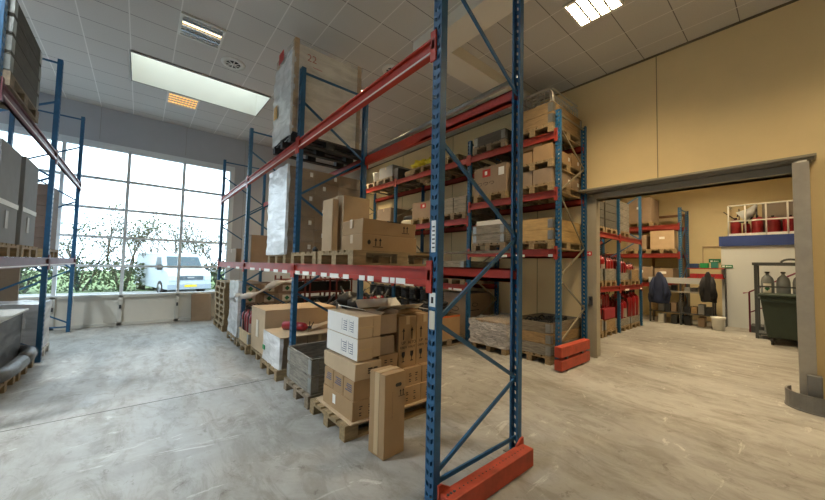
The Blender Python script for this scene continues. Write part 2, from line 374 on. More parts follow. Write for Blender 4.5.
def vent(x, y, label):
    t = thing('ceiling_vent', label, 'vent', (x, y, CZ))
    MB().lathe([(.12, -.001), (.125, -.018), (.20, -.012), (.205, 0)], n=28).build('rim', WPLAS, t)
    v = MB().lathe([(.12, -.019), (.12, -.021)], n=24, m=1)
    for k in range(8):
        a = k*math.pi/4; v.bar((.03*math.cos(a), .03*math.sin(a), -.024), (.12*math.cos(a), .12*math.sin(a), -.024), .022, .006, 0)
    v.lathe([(.03, -.03), (.03, -.02)], n=12, m=0)
    v.build('swirl_blades', [WPLAS, BLACK], t)
vent(1.18, 6.82, 'round swirl air vent in the ceiling right of the louvred light')
vent(3.56, 4.97, 'round swirl air vent in the ceiling near the boxed duct')

# ------------------------------------------------------------ pallet racks
def upright_mesh(h, holes=True):
    key = ('up', round(h, 2), holes)
    if key in MESH: return MESH[key]
    b = MB(); W = .0425; D = .062; t = .004
    # web at x=0 (aisle face), pierced by two columns of slanted slots
    if holes:
        b.box(0, -W, 0, t, -.030, h).box(0, -.008, 0, t, .008, h).box(0, .030, 0, t, W, h)
        n = int(h/.075)
        for k in range(n+1):
            z = k*.075
            for sgn in (-1, 1):
                y0, y1 = (-.030, -.008) if sgn < 0 else (.008, .030)
                s0, s1 = (0, -.014) if sgn < 0 else (-.014, 0)
                za, zb = max(0, z+s0), max(0, z+s1)
                b.hexa([(0, y0, za), (t, y0, za), (t, y1, zb), (0, y1, zb), (0, y0, min(h, za+.044)), (t, y0, min(h, za+.044)), (t, y1, min(h, zb+.044)), (0, y1, min(h, zb+.044))])
    else: b.box(0, -W, 0, t, W, h)
    b.box(0, -W, 0, D, -W+.004, h).box(0, W-.004, 0, D, W, h)
    b.box(D-.004, -W, 0, D, -W+.02, h).box(D-.004, W-.02, 0, D, W, h)
    MESH[key] = b.mesh('upright', BLUE); return MESH[key]
MESH = {}
def beam_mesh(L, h=.13, hi=False):
    key = ('bm', round(L, 3), h)
    if key in MESH: return MESH[key]
    b = MB(); y0, y1 = .045, L-.045
    # stepped open profile: recessed web, thin top flange, deeper bottom flange with an upturned lip (x<0 is the aisle side)
    b.box(.012, y0, -h, .040, y1, 0)
    b.box(-.012, y0, -.016, .040, y1, 0).box(-.012, y0, -h, .040, y1, -h+.036)
    MESH[key] = b.mesh('beam', RED); return MESH[key]
def rack(name, label, loc, ds, ups, beams, depth=1.1, rz=0, braces=None, group=None, red=None, bmat=None, strip=False, omit=(), lab=None):
    """ds: +1 when the depth runs along local +X; ups: (y, height); beams: (i, z, faces)"""
    t = thing(name, label, 'rack', loc, rz, group)
    for i, (y, h) in enumerate(ups):
        me = upright_mesh(h)
        for side in (0, 1):
            o = link_mesh('upright', me, t, ((0 if side == 0 else ds*depth), y, 0), (0, 0, 0 if (side == 0) == (ds > 0) else math.pi))
            MB().box(-.03, -.07, 0, .12, .07, .006).box(-.015, -.05, .006, -.01, .05, .012).build('foot_plate', GALV, o)
        zs = braces or [.17, .65, 1.25, 1.93, 2.6, 3.3, 3.95, 4.6]
        zs = [z for z in zs if z < h-.06]
        xf, xr = ds*.032, ds*(depth-.032)
        bl = [((xf, .12), (xr, .12))]
        for k in range(len(zs)-1):
            if (i, k) in omit: continue
            bl.append(((xf if k % 2 == 0 else xr, zs[k]), (xr if k % 2 == 0 else xf, zs[k+1])))
        bl.append(((xf, h-.06), (xr, h-.06)))
        for (a, za), (c, zc) in bl:
            MB().bar((a, y, za), (c, y, zc), .018, .03).build('brace', bmat or BLUE, t)
    for i, z, faces in beams:
        y0, y1 = ups[i][0], ups[i+1][0]
        for fc in faces:
            flip = fc == 'r'
            x = 0 if not flip else ds*depth
            # aisle side points to -ds for front, +ds for rear
            out = -ds if not flip else ds
            o = link_mesh('beam', beam_mesh(y1-y0), t, (x+(.0), (y0 if out < 0 else y1), z), (0, 0, 0 if out < 0 else math.pi))
            if red: 
                o.data = o.data.copy(); o.data.materials[0] = red
            for yy in (.03, y1-y0-.03):
                MB().box(-.016, yy-.03, -.19, -.002, yy+.03, .045).box(-.016, yy-.018, -.10, .03, yy+.018, -.02).build('connector', red or RED, o, .003)
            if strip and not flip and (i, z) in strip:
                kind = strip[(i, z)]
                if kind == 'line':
                    MB().box(-.0145, .06, -.13+.010, -.012, y1-y0-.06, -.13+.024).build('lip_highlight', mat('strip_highlight', 'D9CFC4', .35), o)  # pale strip paints the bright highlight along the lower lip of the beam
                else:
                    for a, b2 in kind:
                        lb = MB().box(-.016, a, -.142, -.0125, b2, -.096).build('label_card', PAPER, o)
                        for q in range(2): pass
    return t
# main rack (row A)
UA = [(0, 4.9), (2.78, 4.42), (5.56, 4.42), (8.33, 4.42)]
YA = 1.70
labs = [(.30, .42), (.44, .50), (.52, .62), (.75, .85), (.9, 1.0), (1.2, 1.32), (1.42, 1.62), (1.7, 1.85), (2.0, 2.1), (2.2, 2.4), (2.5, 2.65)]
rackA = rack('pallet_rack', 'long blue and red pallet rack running down the middle of the hall', (1.62, YA, 0), 1, UA,
     [(0, 1.645, 'fr'), (1, 1.645, 'fr'), (2, 1.645, 'fr'), (0, 3.37, 'fr'), (1, 3.37, 'fr'), (2, 3.37, 'fr')], 1.1,
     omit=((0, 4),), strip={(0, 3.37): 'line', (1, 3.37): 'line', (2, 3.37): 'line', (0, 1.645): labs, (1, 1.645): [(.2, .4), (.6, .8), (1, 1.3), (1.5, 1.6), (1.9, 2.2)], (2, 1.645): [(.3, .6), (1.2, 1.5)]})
# location labels on the first upright
lb = MB().box(-.003, -.022, 1.75, 0, .022, 1.98).build('location_label', PAPER, rackA)
MB().box(-.003, -.03, 1.36, .0, .03, 1.46, 0).box(-.0036, -.012, 1.385, -.003, .012, 1.43, 1).build('number_label', [PAPER, INK], rackA)
MB().box(-.003, -.028, 1.20, 0, .028, 1.33).build('worn_label', mat('worn_label', 'CFC8B4', .6), rackA)
for k in range(6): MB().box(-.0036, -.014, 1.78+.03*k, -.003, .012, 1.79+.03*k).build('printed_line', INK, lb)
tube = MB().tube([(1.13, .05, 3.50), (1.13, 2.9, 3.43)], .03, 10).build('steel_tube', GALV, rackA)
# floor guard across the end of row A
def guard(name, x0, x1, y0, y1, z0, z1, label, flare=0, grp=None):
    t = thing(name, label, 'guard', ((x0+x1)/2, (y0+y1)/2, 0), 0, grp); hx = (x1-x0)/2; hy = (y1-y0)/2
    b = MB().box(-hx, -hy, z0, hx, hy, z1)
    b.build('rail', ORANGE, t, .006)
    if flare:
        for s in (-1, 1):
            MB().prism([(s*hx, z0), (s*(hx+.012), z0), (s*(hx+.012), z1+flare), (s*(hx-.02), z1+flare), (s*(hx-.10), z1+.003), (s*hx, z1+.003)], 'y', hy-.015, hy, 0).build('end_bracket', ORANGE, t)
        hl = MB()
        for k in range(22):
            x = -hx+.06+k*(2*hx-.12)/21; hl.lathe([(.006, z1), (.006, z1+.001)], x, .0, 8)
        hl.build('bolt_holes', BLACK, t)
        hs = MB()
        for k in range(3): hs.lathe([(.011, z1), (.009, z1+.006)], -hx+.03+k*.03, -.0, 6)
        hs.build('bolts', DGREY, t)
    else:
        f = MB()
        for s in (-1, 1): f.box(s*(hx-.25)-.03, -hy+.02, 0 if z0 > .1 else 0, s*(hx-.25)+.03, hy-.02, z0+.001)
        f.build('spacer', DGREY, t)
    return t
guard('rack_guard', 1.60, 2.60, 1.47, 1.585, .005, .145, 'orange steel floor guard across the end of the near rack', .05)
guard('rack_guard', 5.18, 6.26, 2.46, 2.58, .235, .40, 'upper one of two stacked orange guards at the rack by the doorway')
guard('rack_guard', 5.18, 6.26, 2.46, 2.58, .03, .19, 'lower one of two stacked orange guards at the rack by the doorway')

# back rack (row B) against the right wall
UB = [(0, 4.45), (2.0, 4.45), (4.72, 4.12), (7.4, 4.3)]
YB = 2.68
rackB = rack('pallet_rack', 'blue and red pallet rack standing against the cream wall left of the doorway', (5.5, YB, 0), 1, UB,
     [(0, 2.0, 'fr'), (0, 3.03, 'fr'), (0, 4.08, 'fr'), (1, 1.26, 'fr'), (1, 2.73, 'fr'), (1, 4.08, 'fr'), (2, 1.26, 'fr'), (2, 2.73, 'fr'), (2, 4.08, 'fr')], 1.1,
     braces=[.36, .9, 1.5, 2.05, 3.0, 3.6, 4.2], red=mat('back_beam_red', 'A03422', .5, n=.2, scale=6), bmat=mat('brace_galv_warm', '8C8470', .5, .3),  # galvanised braces, with the warm lamplight tint put into their colour
     strip={(0, 2.0): [(.08, .16), (.62, .85), (1.0, 1.25)], (1, 1.26): [(.15, .4), (.45, .55), (1.0, 1.3), (1.8, 2.2)]})
# left rack
UL = [(0, 4.9), (2.8, 4.9), (5.6, 4.9)]
rackL = rack('pallet_rack', 'blue pallet rack at the left edge of the photo near the window wall', (-1.12, 4.95, 0), -1, UL,
     [(0, 1.65, 'fr'), (1, 1.65, 'fr'), (0, 3.36, 'fr'), (1, 3.36, 'fr')], 1.1, braces=[.2, .8, 1.4, 2.3, 2.95, 3.6, 4.2], red=mat('glare_beam', '7C4A50', .5, n=.2),  # beam red greyed, so window glare is painted into the colour
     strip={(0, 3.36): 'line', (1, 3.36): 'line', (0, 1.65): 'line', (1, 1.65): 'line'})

# ------------------------------------------------------------ pallets
def pallet_proto():
    t = thing('euro_pallet', 'x', 'pallet')
    b = MB()
    for y, wd in ((-.3275, .145), (-.17, .1), (0, .145), (.17, .1), (.3275, .145)): b.box(-.6, y-wd/2, .122, .6, y+wd/2, .144)
    for x in (-.5275, 0, .5275): b.box(x-.0725, -.4, .100, x+.0725, .4, .122)
    b.build('deck', PWOOD, t)
    bk = MB().box(-.0725, -.05, .022, .0725, .05, .100).mesh('block', PWOOD)
    rn = MB().box(-.6, -.05, 0, .6, .05, .022).mesh('runner', PWOOD)
    for y in (-.35, 0, .35):
        link_mesh('runner', rn, t, (0, y, 0))
        for x in (-.5275, 0, .5275): link_mesh('block', bk, t, (x, y, 0))
    return t
PAL = pallet_proto(); PAL_USED = [False]
def pallet(x, y, z, label, rz=0, m=None, group=None):
    """centre x, y; long side along X"""
    if not PAL_USED[0]:
        PAL_USED[0] = True; PAL.location = (x, y, z); PAL.rotation_euler = (0, 0, rz); PAL['label'] = label; r = PAL
        if group: r['group'] = group
    else:
        r = dup(PAL, (x, y, z), rz, label, group)
        if not group and 'group' in r: del r['group']
    if m:
        for c in r.children:
            k = (c.data.name.split('.')[0], m.name)
            if k not in MESH: me = c.data.copy(); me.materials[0] = m; MESH[k] = me
            c.data = MESH[k]
    return r

# ------------------------------------------------------------ cartons
def mark_arrows(b, cx, cz, s, n=2, m=0):
    """two up-arrows over a bar, on the -Y face (x right, z up)"""
    for i in range(n):
        x = cx+(i-(n-1)/2)*s*.62
        b.box(x-s*.06, -.001, cz-s*.4, x+s*.06, 0, cz+s*.25)
        b.add([(x-s*.2, -.001, cz+s*.2), (x+s*.2, -.001, cz+s*.2), (x, -.001, cz+s*.55)], [(0, 1, 2)])
    b.box(cx-s*.7, -.001, cz-s*.55, cx+s*.7, 0, cz-s*.47)
def carton(x0, y0, z0, x1, y1, z1, label, m=CARD, tape='x', group=None, rz=0, name='carton', arrows=None, patch=None, patchl=None, openslot=None, sag=0, lines=None, linesl=None):
    cx, cy = (x0+x1)/2, (y0+y1)/2; hx, hy, h = (x1-x0)/2, (y1-y0)/2, z1-z0
    t = thing(name, label, 'box', (cx, cy, z0), rz, group)
    b = MB(); j = lambda: random.uniform(-sag, sag)
    b.hexa([(-hx+j(), -hy+j(), 0), (hx+j(), -hy+j(), 0), (hx+j(), hy+j(), 0), (-hx+j(), hy+j(), 0), (-hx+j(), -hy+j(), h-abs(j())), (hx+j(), -hy+j(), h-abs(j())), (hx+j(), hy+j(), h-abs(j())), (-hx+j(), hy+j(), h-abs(j()))])
    b.build('box_body', m, t, .004)
    e = .0015+sag
    if tape == 'x':
        MB().box(-hx-e, -.025, h-.09, -hx, .025, h).box(-hx-e, -.025, h-.0005, hx+e, .025, h+.0015).box(hx, -.025, h-.09, hx+e, .025, h).build('tape', TAPE, t)
    elif tape == 'y':
        MB().box(-.025, -hy-e, h-.09, .025, -hy, h).box(-.025, -hy-e, h-.0005, .025, hy+e, h+.0015).build('tape', TAPE, t)
    if arrows:
        b = MB()
        for ax, az, s in arrows: mark_arrows(b, ax, az, s)
        o = b.build('printed_arrows', INK, t); o.location = (0, -hy-.0012-sag, 0)
    if patch:
        for px, pz, sx, sz, pm in patch: MB().box(px-sx/2, -hy-.002-sag, pz-sz/2, px+sx/2, -hy-.0005, pz+sz/2).build('label', pm, t)
    if patchl:
        for py, pz, sy, sz, pm in patchl: MB().box(-hx-.002-sag, py-sy/2, pz-sz/2, -hx-.0005, py+sy/2, pz+sz/2).build('label', pm, t)
    if openslot:
        ox, oz = openslot; MB().box(ox-.035, -hy-.0015-sag, oz-.014, ox+.035, -hy-.0003, oz+.014).lathe([(.014, 0)], n=3).build('hand_hole', BLACK, t, 0)
    if lines:
        b = MB()
        for lx, lz, wd, nn in lines:
            for q in range(nn): b.box(lx-wd/2, -hy-.0015-sag, lz-q*.022-.005, lx+wd/2*random.uniform(.3, 1), -hy-.0003, lz-q*.022+.004)
        b.build('printed_lines', INK, t)
    if linesl:
        b = MB()
        for ly, lz, wd, nn in linesl:
            for q in range(nn): b.box(-hx-.0015-sag, ly-wd/2, lz-q*.02-.004, -hx-.0003, ly+wd/2*random.uniform(.3, 1), lz-q*.02+.004)
        b.build('printed_lines', mat('blue_ink', '4A5570', .7), t)
    return t

def wrinkled(x0, y0, z0, x1, y1, z1, name, m, label=None, cat=None, amp=.012, step=.09, top=True, parent=None, seed=0, taper=0, thick=False):
    """a film skin around a load: an open-bottomed box of small wrinkled facets"""
    b = MB(); cx, cy = (x0+x1)/2, (y0+y1)/2
    def disp(p):
        q = Vector((p[0]*6+seed, p[1]*6, p[2]*9)); d = noise.noise(q)*amp+noise.noise(q*2.7)*amp*.6
        s = 1+taper*((p[2]-z0)/(z1-z0))
        nx, ny = (p[0]-cx)/((x1-x0)/2), (p[1]-cy)/((y1-y0)/2)
        return (cx+(p[0]-cx)*s+(abs(nx) > .99)*math.copysign(d+amp, nx), cy+(p[1]-cy)*s+(abs(ny) > .99)*math.copysign(d+amp, ny), p[2]+(d+amp if p[2] > z1-1e-4 else 0))
    def sheet(o, u, v):
        nu = max(2, int(u.length/step)); nv = max(2, int(v.length/step)); base = len(b.v)
        vs = [disp(o+u*(i/nu)+v*(j/nv)) for j in range(nv+1) for i in range(nu+1)]
        b.add(vs, [(j*(nu+1)+i, j*(nu+1)+i+1, (j+1)*(nu+1)+i+1, (j+1)*(nu+1)+i) for j in range(nv) for i in range(nu)], 0, True)
    X, Y, Z = Vector((x1-x0, 0, 0)), Vector((0, y1-y0, 0)), Vector((0, 0, z1-z0))
    sheet(Vector((x0, y0, z0)), X, Z); sheet(Vector((x0, y1, z0)), X, Z); sheet(Vector((x0, y0, z0)), Y, Z); sheet(Vector((x1, y0, z0)), Y, Z)
    if top: sheet(Vector((x0, y0, z1)), X, Y)
    o = b.build(name, m, parent)
    if label: tag(o, label, cat)
    return o

# ------------------------------------------------------------ collar crates
def crate(cx, cy, z, L, W, rows, label, m=GWOOD, rowh=.19, name='collar_crate', rz=0, group=None, rot_hinge=True, solid=False, row_mats=None):
    t = thing(name, label, 'crate', (cx, cy, z), rz, group); hx, hy = L/2, W/2; th = .02
    for k in range(rows):
        a, b2 = k*rowh+.002, (k+1)*rowh-.003; mm = row_mats[k] if row_mats else m
        for s in (-1, 1):
            MB().box(-hx, s*hy, a, hx, s*(hy-th), b2).build('side_board', mm, t, .003)
            MB().box(s*hx, -hy+th, a, s*(hx-th), hy-th, b2).build('end_board', mm, t, .003)
        if rot_hinge:
            for sx in (-1, 1):
                for sy in (-1, 1):
                    MB().box(sx*(hx+.003), sy*(hy-.09), a+.02, sx*(hx-.001), sy*(hy+.003), b2-.02).box(sx*(hx-.09), sy*(hy+.003), a+.02, sx*(hx+.003), sy*(hy-.001), b2-.02).build('corner_hinge', GALV, t)
    if solid: MB().box(-hx+th, -hy+th, .002, hx-th, hy-th, rows*rowh*.8).build('filling', BLACK, t)
    return t

# ------------------------------------------------------------ fire extinguishers
def ext_proto():
    t = thing('fire_extinguisher', 'x', 'fire extinguisher')
    MB().lathe([(.06, 0), (.078, .02), (.078, .40), (.07, .44), (.04, .475), (.022, .485), (.022, .51)], n=14).build('cylinder', EXTR, t)
    MB().box(-.015, -.02, .505, .015, .02, .55).bar((0, -.02, .55), (0, .10, .60), .018, .008).bar((0, -.02, .535), (0, .10, .525), .018, .008).build('valve_handle', BLACK, t)
    MB().tube([(.02, 0, .53), (.09, -.02, .52), (.115, -.03, .40), (.10, -.02, .2), (.09, -.01, .12)], [.009, .009, .009, .011, .014], 6).build('hose', RUB, t)
    b = MB(); q = [(.0795*math.cos(-2.3+i*.26), .0795*math.sin(-2.3+i*.26)) for i in range(6)]
    b.add([(x, y, .15) for x, y in q]+[(x, y, .33) for x, y in q], [(i, i+1, i+7, i+6) for i in range(5)]); b.build('instruction_label', mat('ext_label', '9C9088', .5), t)
    return t
EXT = ext_proto(); EXU = [False]
def ext(x, y, z, label, rz=0, rot=None, s=1, group=None):
    if not EXU[0]:
        EXU[0] = True; r = EXT; r.location = (x, y, z); r['label'] = label
        if rot: r.rotation_euler = rot
        else: r.rotation_euler = (0, 0, rz)
        if group: r['group'] = group
    else:
        r = dup(EXT, (x, y, z), rz, label, group, rot)
        if not group and 'group' in r: del r['group']
    r.scale = (s, s, s); return r
# ============================================================ near pallet of cartons (row A, floor)
PRE = set(bpy.data.objects)
pallet(2.13, 3.15, 0, 'wooden pallet on the floor under the mixed pile of cartons')
tag(MB().box(1.545, 2.755, .1445, 2.735, 3.545, .16).build('plywood_sheet', CARD2, None, .002), 'pale sheet laid between the pallet and the mixed pile of cartons', 'sheet')
G4 = [(-.05, .12, .022, 1), (.05, .12, .022, 1), (-.05, .07, .022, 1), (.05, .07, .022, 1)]
def sym4(hx): return [(-hx*.35, .125, .035, 2), (hx*.4, .125, .035, 2), (-hx*.35, .065, .035, 2), (hx*.4, .065, .035, 2)]
L1n = ['bottom-layer brown carton at the aisle corner of the pile, white label on its side', 'bottom-layer brown carton behind the tall upright carton, second from the aisle', 'bottom-layer brown carton third from the aisle in the mixed pile', 'bottom-layer brown carton farthest from the aisle in the mixed pile']
for k in range(4):
    x = 1.575+.288*k
    carton(x, 2.785, .1605, x+.283, 3.42, .345, L1n[k], CARD, 'none', lines=sym4(.14), patchl=[(.06, .1, .06, .09, PAPER)] if k == 0 else None, patch=[(.06, .11, .05, .07, PAPER)] if k == 3 else None)
for k, nm in enumerate(['second-layer small carton with printed end, nearest the camera on the aisle side', 'middle small carton of three in a row above the aisle-corner carton', 'third small carton of the aisle-side row, farthest from the camera']):
    y = 2.79+k*.215
    carton(1.585, y, .346, 1.955, y+.20, .535, nm, CARD, 'none', linesl=[(-.0, .14, .13, 4)], sag=.002)
for k, nm in enumerate(['small carton behind the top of the tall upright carton', 'second-layer carton with four printed symbols under the first tall arrow carton', 'second-layer carton at the far end under the second tall arrow carton']):
    x = 1.965+.25*k
    carton(x, 2.80, .346, x+.24, 3.3, .535, nm, CARD, 'none', lines=sym4(.12))
carton(1.59, 2.78, .5365, 1.885, 3.47, .695, 'long crushed brown carton lying under the two white-sided cartons', CARD2, 'none', sag=.012, lines=[(0.02, .10, .05, 3), (.09, .1, .05, 3)])
carton(1.895, 2.83, .5365, 2.135, 3.3, .72, 'short brown carton beside the crushed long carton', CARD, 'none', lines=sym4(.1), sag=.004)
wl = [(.15, .15, .06, 4), (.0, .16, .12, 6), (-.14, .15, .05, 3)]
def whitecarton(z0, label):
    t = carton(1.63, 2.81, z0, 1.80, 3.48, z0+.215, label, CARD2, 'none', sag=.003)
    MB().box(-.0885, -.33, .004, -.086, .33, .211).build('white_printed_side', WCARD, t)
    b = MB()
    for cy, s in ((.06, 1), (.2, .8)):
        for q in range(5): b.box(-.0895, -cy-.05*s, .05+.022*q, -.0886, -cy+.05*s*random.uniform(.2, 1), .057+.022*q)
        b.box(-.0895, -cy-.055*s, .045, -.0886, -cy-.05*s, .165).box(-.0895, -cy+.05*s, .045, -.0886, -cy+.055*s, .165)
    b.build('printed_picture', mat('blue_ink', '4A5570', .7), t)
    MB().box(-.086, -.3385, .095, .086, -.3355, .115).build('tape', TAPE, t)
whitecarton(.708, 'lower of two long white-sided cartons in the mixed pile')
whitecarton(.924, 'upper of two long white-sided cartons, topmost on the aisle side')
carton(1.805, 2.82, .722, 1.90, 3.4, .92, 'tan carton wedged beside the lower white-sided carton', CARD2, 'none', sag=.003)
carton(1.805, 2.82, .924, 1.90, 3.4, 1.137, 'tan carton wedged beside the upper white-sided carton', CARD2, 'none', sag=.003)
carton(1.906, 2.84, .722, 2.10, 3.3, .915, 'creased tan carton below the opened carton with loose flaps', CARD3, 'none', sag=.012)
def open_carton(x0, y0, z0, x1, y1, z1, label, m=CARD, flaps=((0, -1, -30), (0, 1, 20), (-1, 0, -20), (1, 0, 15)), rz=0, content=None, fm=None, fl=.6):
    cx, cy = (x0+x1)/2, (y0+y1)/2; hx, hy, h = (x1-x0)/2, (y1-y0)/2, z1-z0
    t = thing('open_carton', label, 'box', (cx, cy, z0), rz); b = MB(); e = .006
    b.box(-hx, -hy, 0, hx, hy, e).box(-hx, -hy, e, hx, -hy+e, h).box(-hx, hy-e, e, hx, hy, h).box(-hx, -hy+e, e, -hx+e, hy-e, h).box(hx-e, -hy+e, e, hx, hy-e, h)
    b.build('box_body', m, t)
    for dx, dy, an in flaps:
        w = (hy if dx else hx)*.97; L = (hx if dx else hy)*fl; a = R(an); c, s = math.cos(a), math.sin(a)
        if dy: p = [(-w, dy*hy, h), (w, dy*hy, h), (w*.96, dy*(hy+c*L), h+s*L), (-w*.96, dy*(hy+c*L), h+s*L)]
        else: p = [(dx*hx, -w, h), (dx*hx, w, h), (dx*(hx+c*L), w*.96, h+s*L), (dx*(hx+c*L), -w*.96, h+s*L)]
        MB().hexa(p+[(q[0], q[1], q[2]+.005) for q in p]).build('flap', fm or m, t)
    if content: MB().box(-hx+.01, -hy+.01, e, hx-.01, hy-.01, h*content[1]).build('contents', content[0], t)
    return t
open_carton(1.906, 2.84, .932, 2.12, 3.12, 1.13, 'torn-open brown carton with dark inside beside the upper white-sided carton', CARD3, ((1, 0, 25), (0, 1, 10), (-1, 0, 160)), content=(DGREY, .3))
for k in range(2):
    x = 2.16+.262*k
    t = carton(x, 2.85+.01*k, .5365, x+.245, 3.10, 1.09+.005*k, ['tall brown carton printed with arrows and glass symbols, nearer the aisle', 'tall brown carton with arrows and glass symbol next to the blue upright'][k], CARD, 'y', sag=.002)
    b = MB(); yy = -.1305+.005*k
    for j, cx in enumerate((-.06, .06)):
        b.box(cx-.006, yy-.001, .30, cx+.006, yy, .40); b.add([(cx-.02, yy-.001, .39), (cx+.02, yy-.001, .39), (cx, yy-.001, .43)], [(0, 1, 2)])
        b.add([(cx-.022, yy-.001, .17), (cx+.022, yy-.001, .17), (cx+.022, yy-.001, .13), (cx+.008, yy-.001, .105), (cx-.008, yy-.001, .105), (cx-.022, yy-.001, .13)], [(0, 1, 2, 3, 4, 5)])
        b.box(cx-.004, yy-.001, .07, cx+.004, yy, .105).box(cx-.018, yy-.001, .06, cx+.018, yy, .07)
        text(['UP', 'ALTO'][j], .045, t, (cx, yy-.001, .265), FRONT, INK); text(['OBEN', 'HAUT'][j], .036, t, (cx, yy-.001, .215), FRONT, INK)
    b.build('printed_arrows', INK, t)
open_carton(2.02, 3.16, .5365, 2.70, 3.5, 1.12, 'white carton with raised open flaps at the back of the mixed pile', CARD3, ((0, -1, 28), (1, 0, -10), (-1, 0, 12), (0, 1, 40)), fm=WCARD, fl=.8)
tag(MB().hexa([(2.2, 2.95, 1.100), (2.62, 3.0, 1.105), (2.60, 3.14, 1.12), (2.22, 3.12, 1.12), (2.2, 2.95, 1.106), (2.62, 3.0, 1.111), (2.60, 3.14, 1.126), (2.22, 3.12, 1.126)]).build('cardboard_scrap', CARD, None), 'loose brown cardboard scrap lying on the two tall arrow cartons', 'cardboard')
for o in set(bpy.data.objects)-PRE:
    if o.parent is None: o.location.x += .03; o.location.y -= .035
# standing carton in the aisle
t = carton(1.64, 2.30, .003, 1.875, 2.51, .71, 'tall upright brown carton standing on the floor in front of the pile', CARD, 'none', rz=R(4), sag=.002)
MB().box(-.03, -.1095, .56+.0, .035, -.1085, .59).lathe([(.0151, -.1)], n=3).build('hand_hole', BLACK, t) if False else None
b = MB(); 
for k in range(13):
    pass
def pill(b, cx, cz, w_, h_, y):
    n = 8; p = []
    for i in range(n+1): a = -math.pi/2+math.pi*i/n; p.append((cx+w_/2-h_/2+h_/2*math.cos(a), y, cz+h_/2*math.sin(a)))
    for i in range(n+1): a = math.pi/2+math.pi*i/n; p.append((cx-w_/2+h_/2+h_/2*math.cos(a), y, cz+h_/2*math.sin(a)))
    b.add(p, [tuple(range(len(p)))])
pill(b, .035, .60, .07, .032, -.1088); b.build('hand_hole', BLACK, t)
b = MB(); mark_arrows(b, .075, .525, .055); o = b.build('printed_arrows', INK, t); o.location = (0, -.1085, 0)
b = MB()
for q in range(14): b.box(-.035, -.1095, .54-q*.017, -.035+.012*random.uniform(.4, 1), -.1085, .547-q*.017)
b.build('printed_lines', mat('faded_ink', '7A6850', .7), t)
MB().box(-.121, -.03, .02, -.119, .03, .707).box(-.121, -.03, .707, .121, .03, .7105).build('tape', TAPE, t)

# ============================================================ grey collar crate (row A)
pallet(2.13, 4.01, 0, 'worn wooden pallet under the empty grey collar crate', m=PWOOD2)
crate(2.15, 4.01, .145, 1.17, .78, 2, 'empty grey slatted collar crate on the floor beside the mixed pile of cartons', GWOOD, .205)
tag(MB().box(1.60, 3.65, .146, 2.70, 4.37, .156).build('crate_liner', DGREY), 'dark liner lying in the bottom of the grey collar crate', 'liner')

# ============================================================ film-wrapped load with board top and extinguisher
pallet(2.13, 5.11, 0, 'wooden pallet under the white-wrapped load with a board on top')
for k in range(3):
    x = 1.60+.385*k
    for r in range(2): carton(x, 4.76, .145+.215*r, x+.375, 5.46, .355+.215*r, '%s brown carton in the %s layer under the board with the red extinguisher' % (LMR[k], ['bottom', 'upper'][r]), CARD3, 'y', group='cartons in the white-wrapped load')
wrinkled(1.575, 4.735, .12, 1.60, 5.49, .575, 'white_wrap', WFILM, 'torn white film hanging over the aisle side of the board-topped load', 'film', .012, .05, False, seed=3)
tag(MB().box(1.57, 4.72, .576, 2.76, 5.5, .592).build('top_board', CARD2, None, .002), 'flat tan board on top of the white-wrapped load', 'board')
g1 = MB().box(-.012, -.05, -.03, 0, .05, .035).build('green_tag', GRN); g1.location = (1.555, 5.42, .33); tag(g1, 'bright green plastic tag stuck on the torn white film', 'tag')
ext(1.80, 5.30, .662, 'red fire extinguisher lying on the tan board of the wrapped load', rot=(R(90), R(8), R(35)), s=.88)
tag(MB().hexa([(2.05, 4.9, .594), (2.62, 5.15, .594), (2.6, 5.3, .594), (2.0, 5.05, .594), (2.05, 4.9, .62), (2.62, 5.15, .68), (2.6, 5.3, .68), (2.0, 5.05, .61)]).build('cardboard_scrap', CARD2), 'folded cardboard scrap lying beside the red extinguisher on the board', 'cardboard')

# ============================================================ big tan carton
pallet(2.2, 6.0, 0, 'wooden pallet under the big tan cardboard box')
carton(1.60, 5.60, .145, 2.85, 6.40, .87, 'big tan cardboard box on a pallet behind the board-topped load', CARD2, 'none', sag=.006, patchl=[(.0, .38, .12, .28, mat('pale_label', 'DAD2C0', .6))])
# ============================================================ crate of extinguishers
pallet(2.13, 6.80, 0, 'wooden pallet under the low crate of red extinguishers')
crate(2.15, 6.80, .145, 1.17, .76, 1, 'low pale wooden collar crate filled with red extinguishers in the main rack', mat('pale_crate_wood', 'CDB48C', .8, n=.25, scale=6), .22)
for i in range(5):
    for j in range(4):
        ext(1.68+.19*i, 6.53+.18*j, .148, 'red extinguisher in the low pale crate, %s row from camera, %s from the aisle' % (['first', 'second', 'third', 'last'][j], ['first', 'second', 'third', 'fourth', 'fifth'][i]), random.uniform(0, 6), s=1.15, group='extinguishers in the low pale crate')
# ============================================================ wrapped stack with green diamond labels
pallet(2.13, 7.68, 0, 'wooden pallet under the tall white-wrapped carton stack')
def diamond_carton(x0, y0, z0, x1, y1, z1, label, group):
    t = carton(x0, y0, z0, x1, y1, z1, label, CARD3, 'none', group=group, patch=[(0, (z1-z0)/2, .2, .13, mat('pale_patch', 'CFC8B8', .6))])
    h = (z1-z0)/2; y = -(y1-y0)/2-.003
    MB().add([(-.055, y, h), (0, y, h-.055), (.055, y, h), (0, y, h+.055)], [(0, 1, 2, 3)]).build('green_diamond', mat('diamond_green', '1F6B4A', .5), t); return t
for r in range(5):
    for k in range(3):
        x = 1.60+.375*k; diamond_carton(x, 7.32, .145+.212*r, x+.37, 8.04, .353+.212*r, '%s carton with green diamond label, %s layer of the white-wrapped stack' % (LMR[k], ORD[r]), 'green-diamond cartons in the wrapped stack')
wrinkled(1.565, 7.29, .05, 1.60, 8.06, 1.24, 'white_wrap', WFILM, 'white film down the aisle side of the green-diamond carton stack', 'film', .015, .08, False, seed=9)
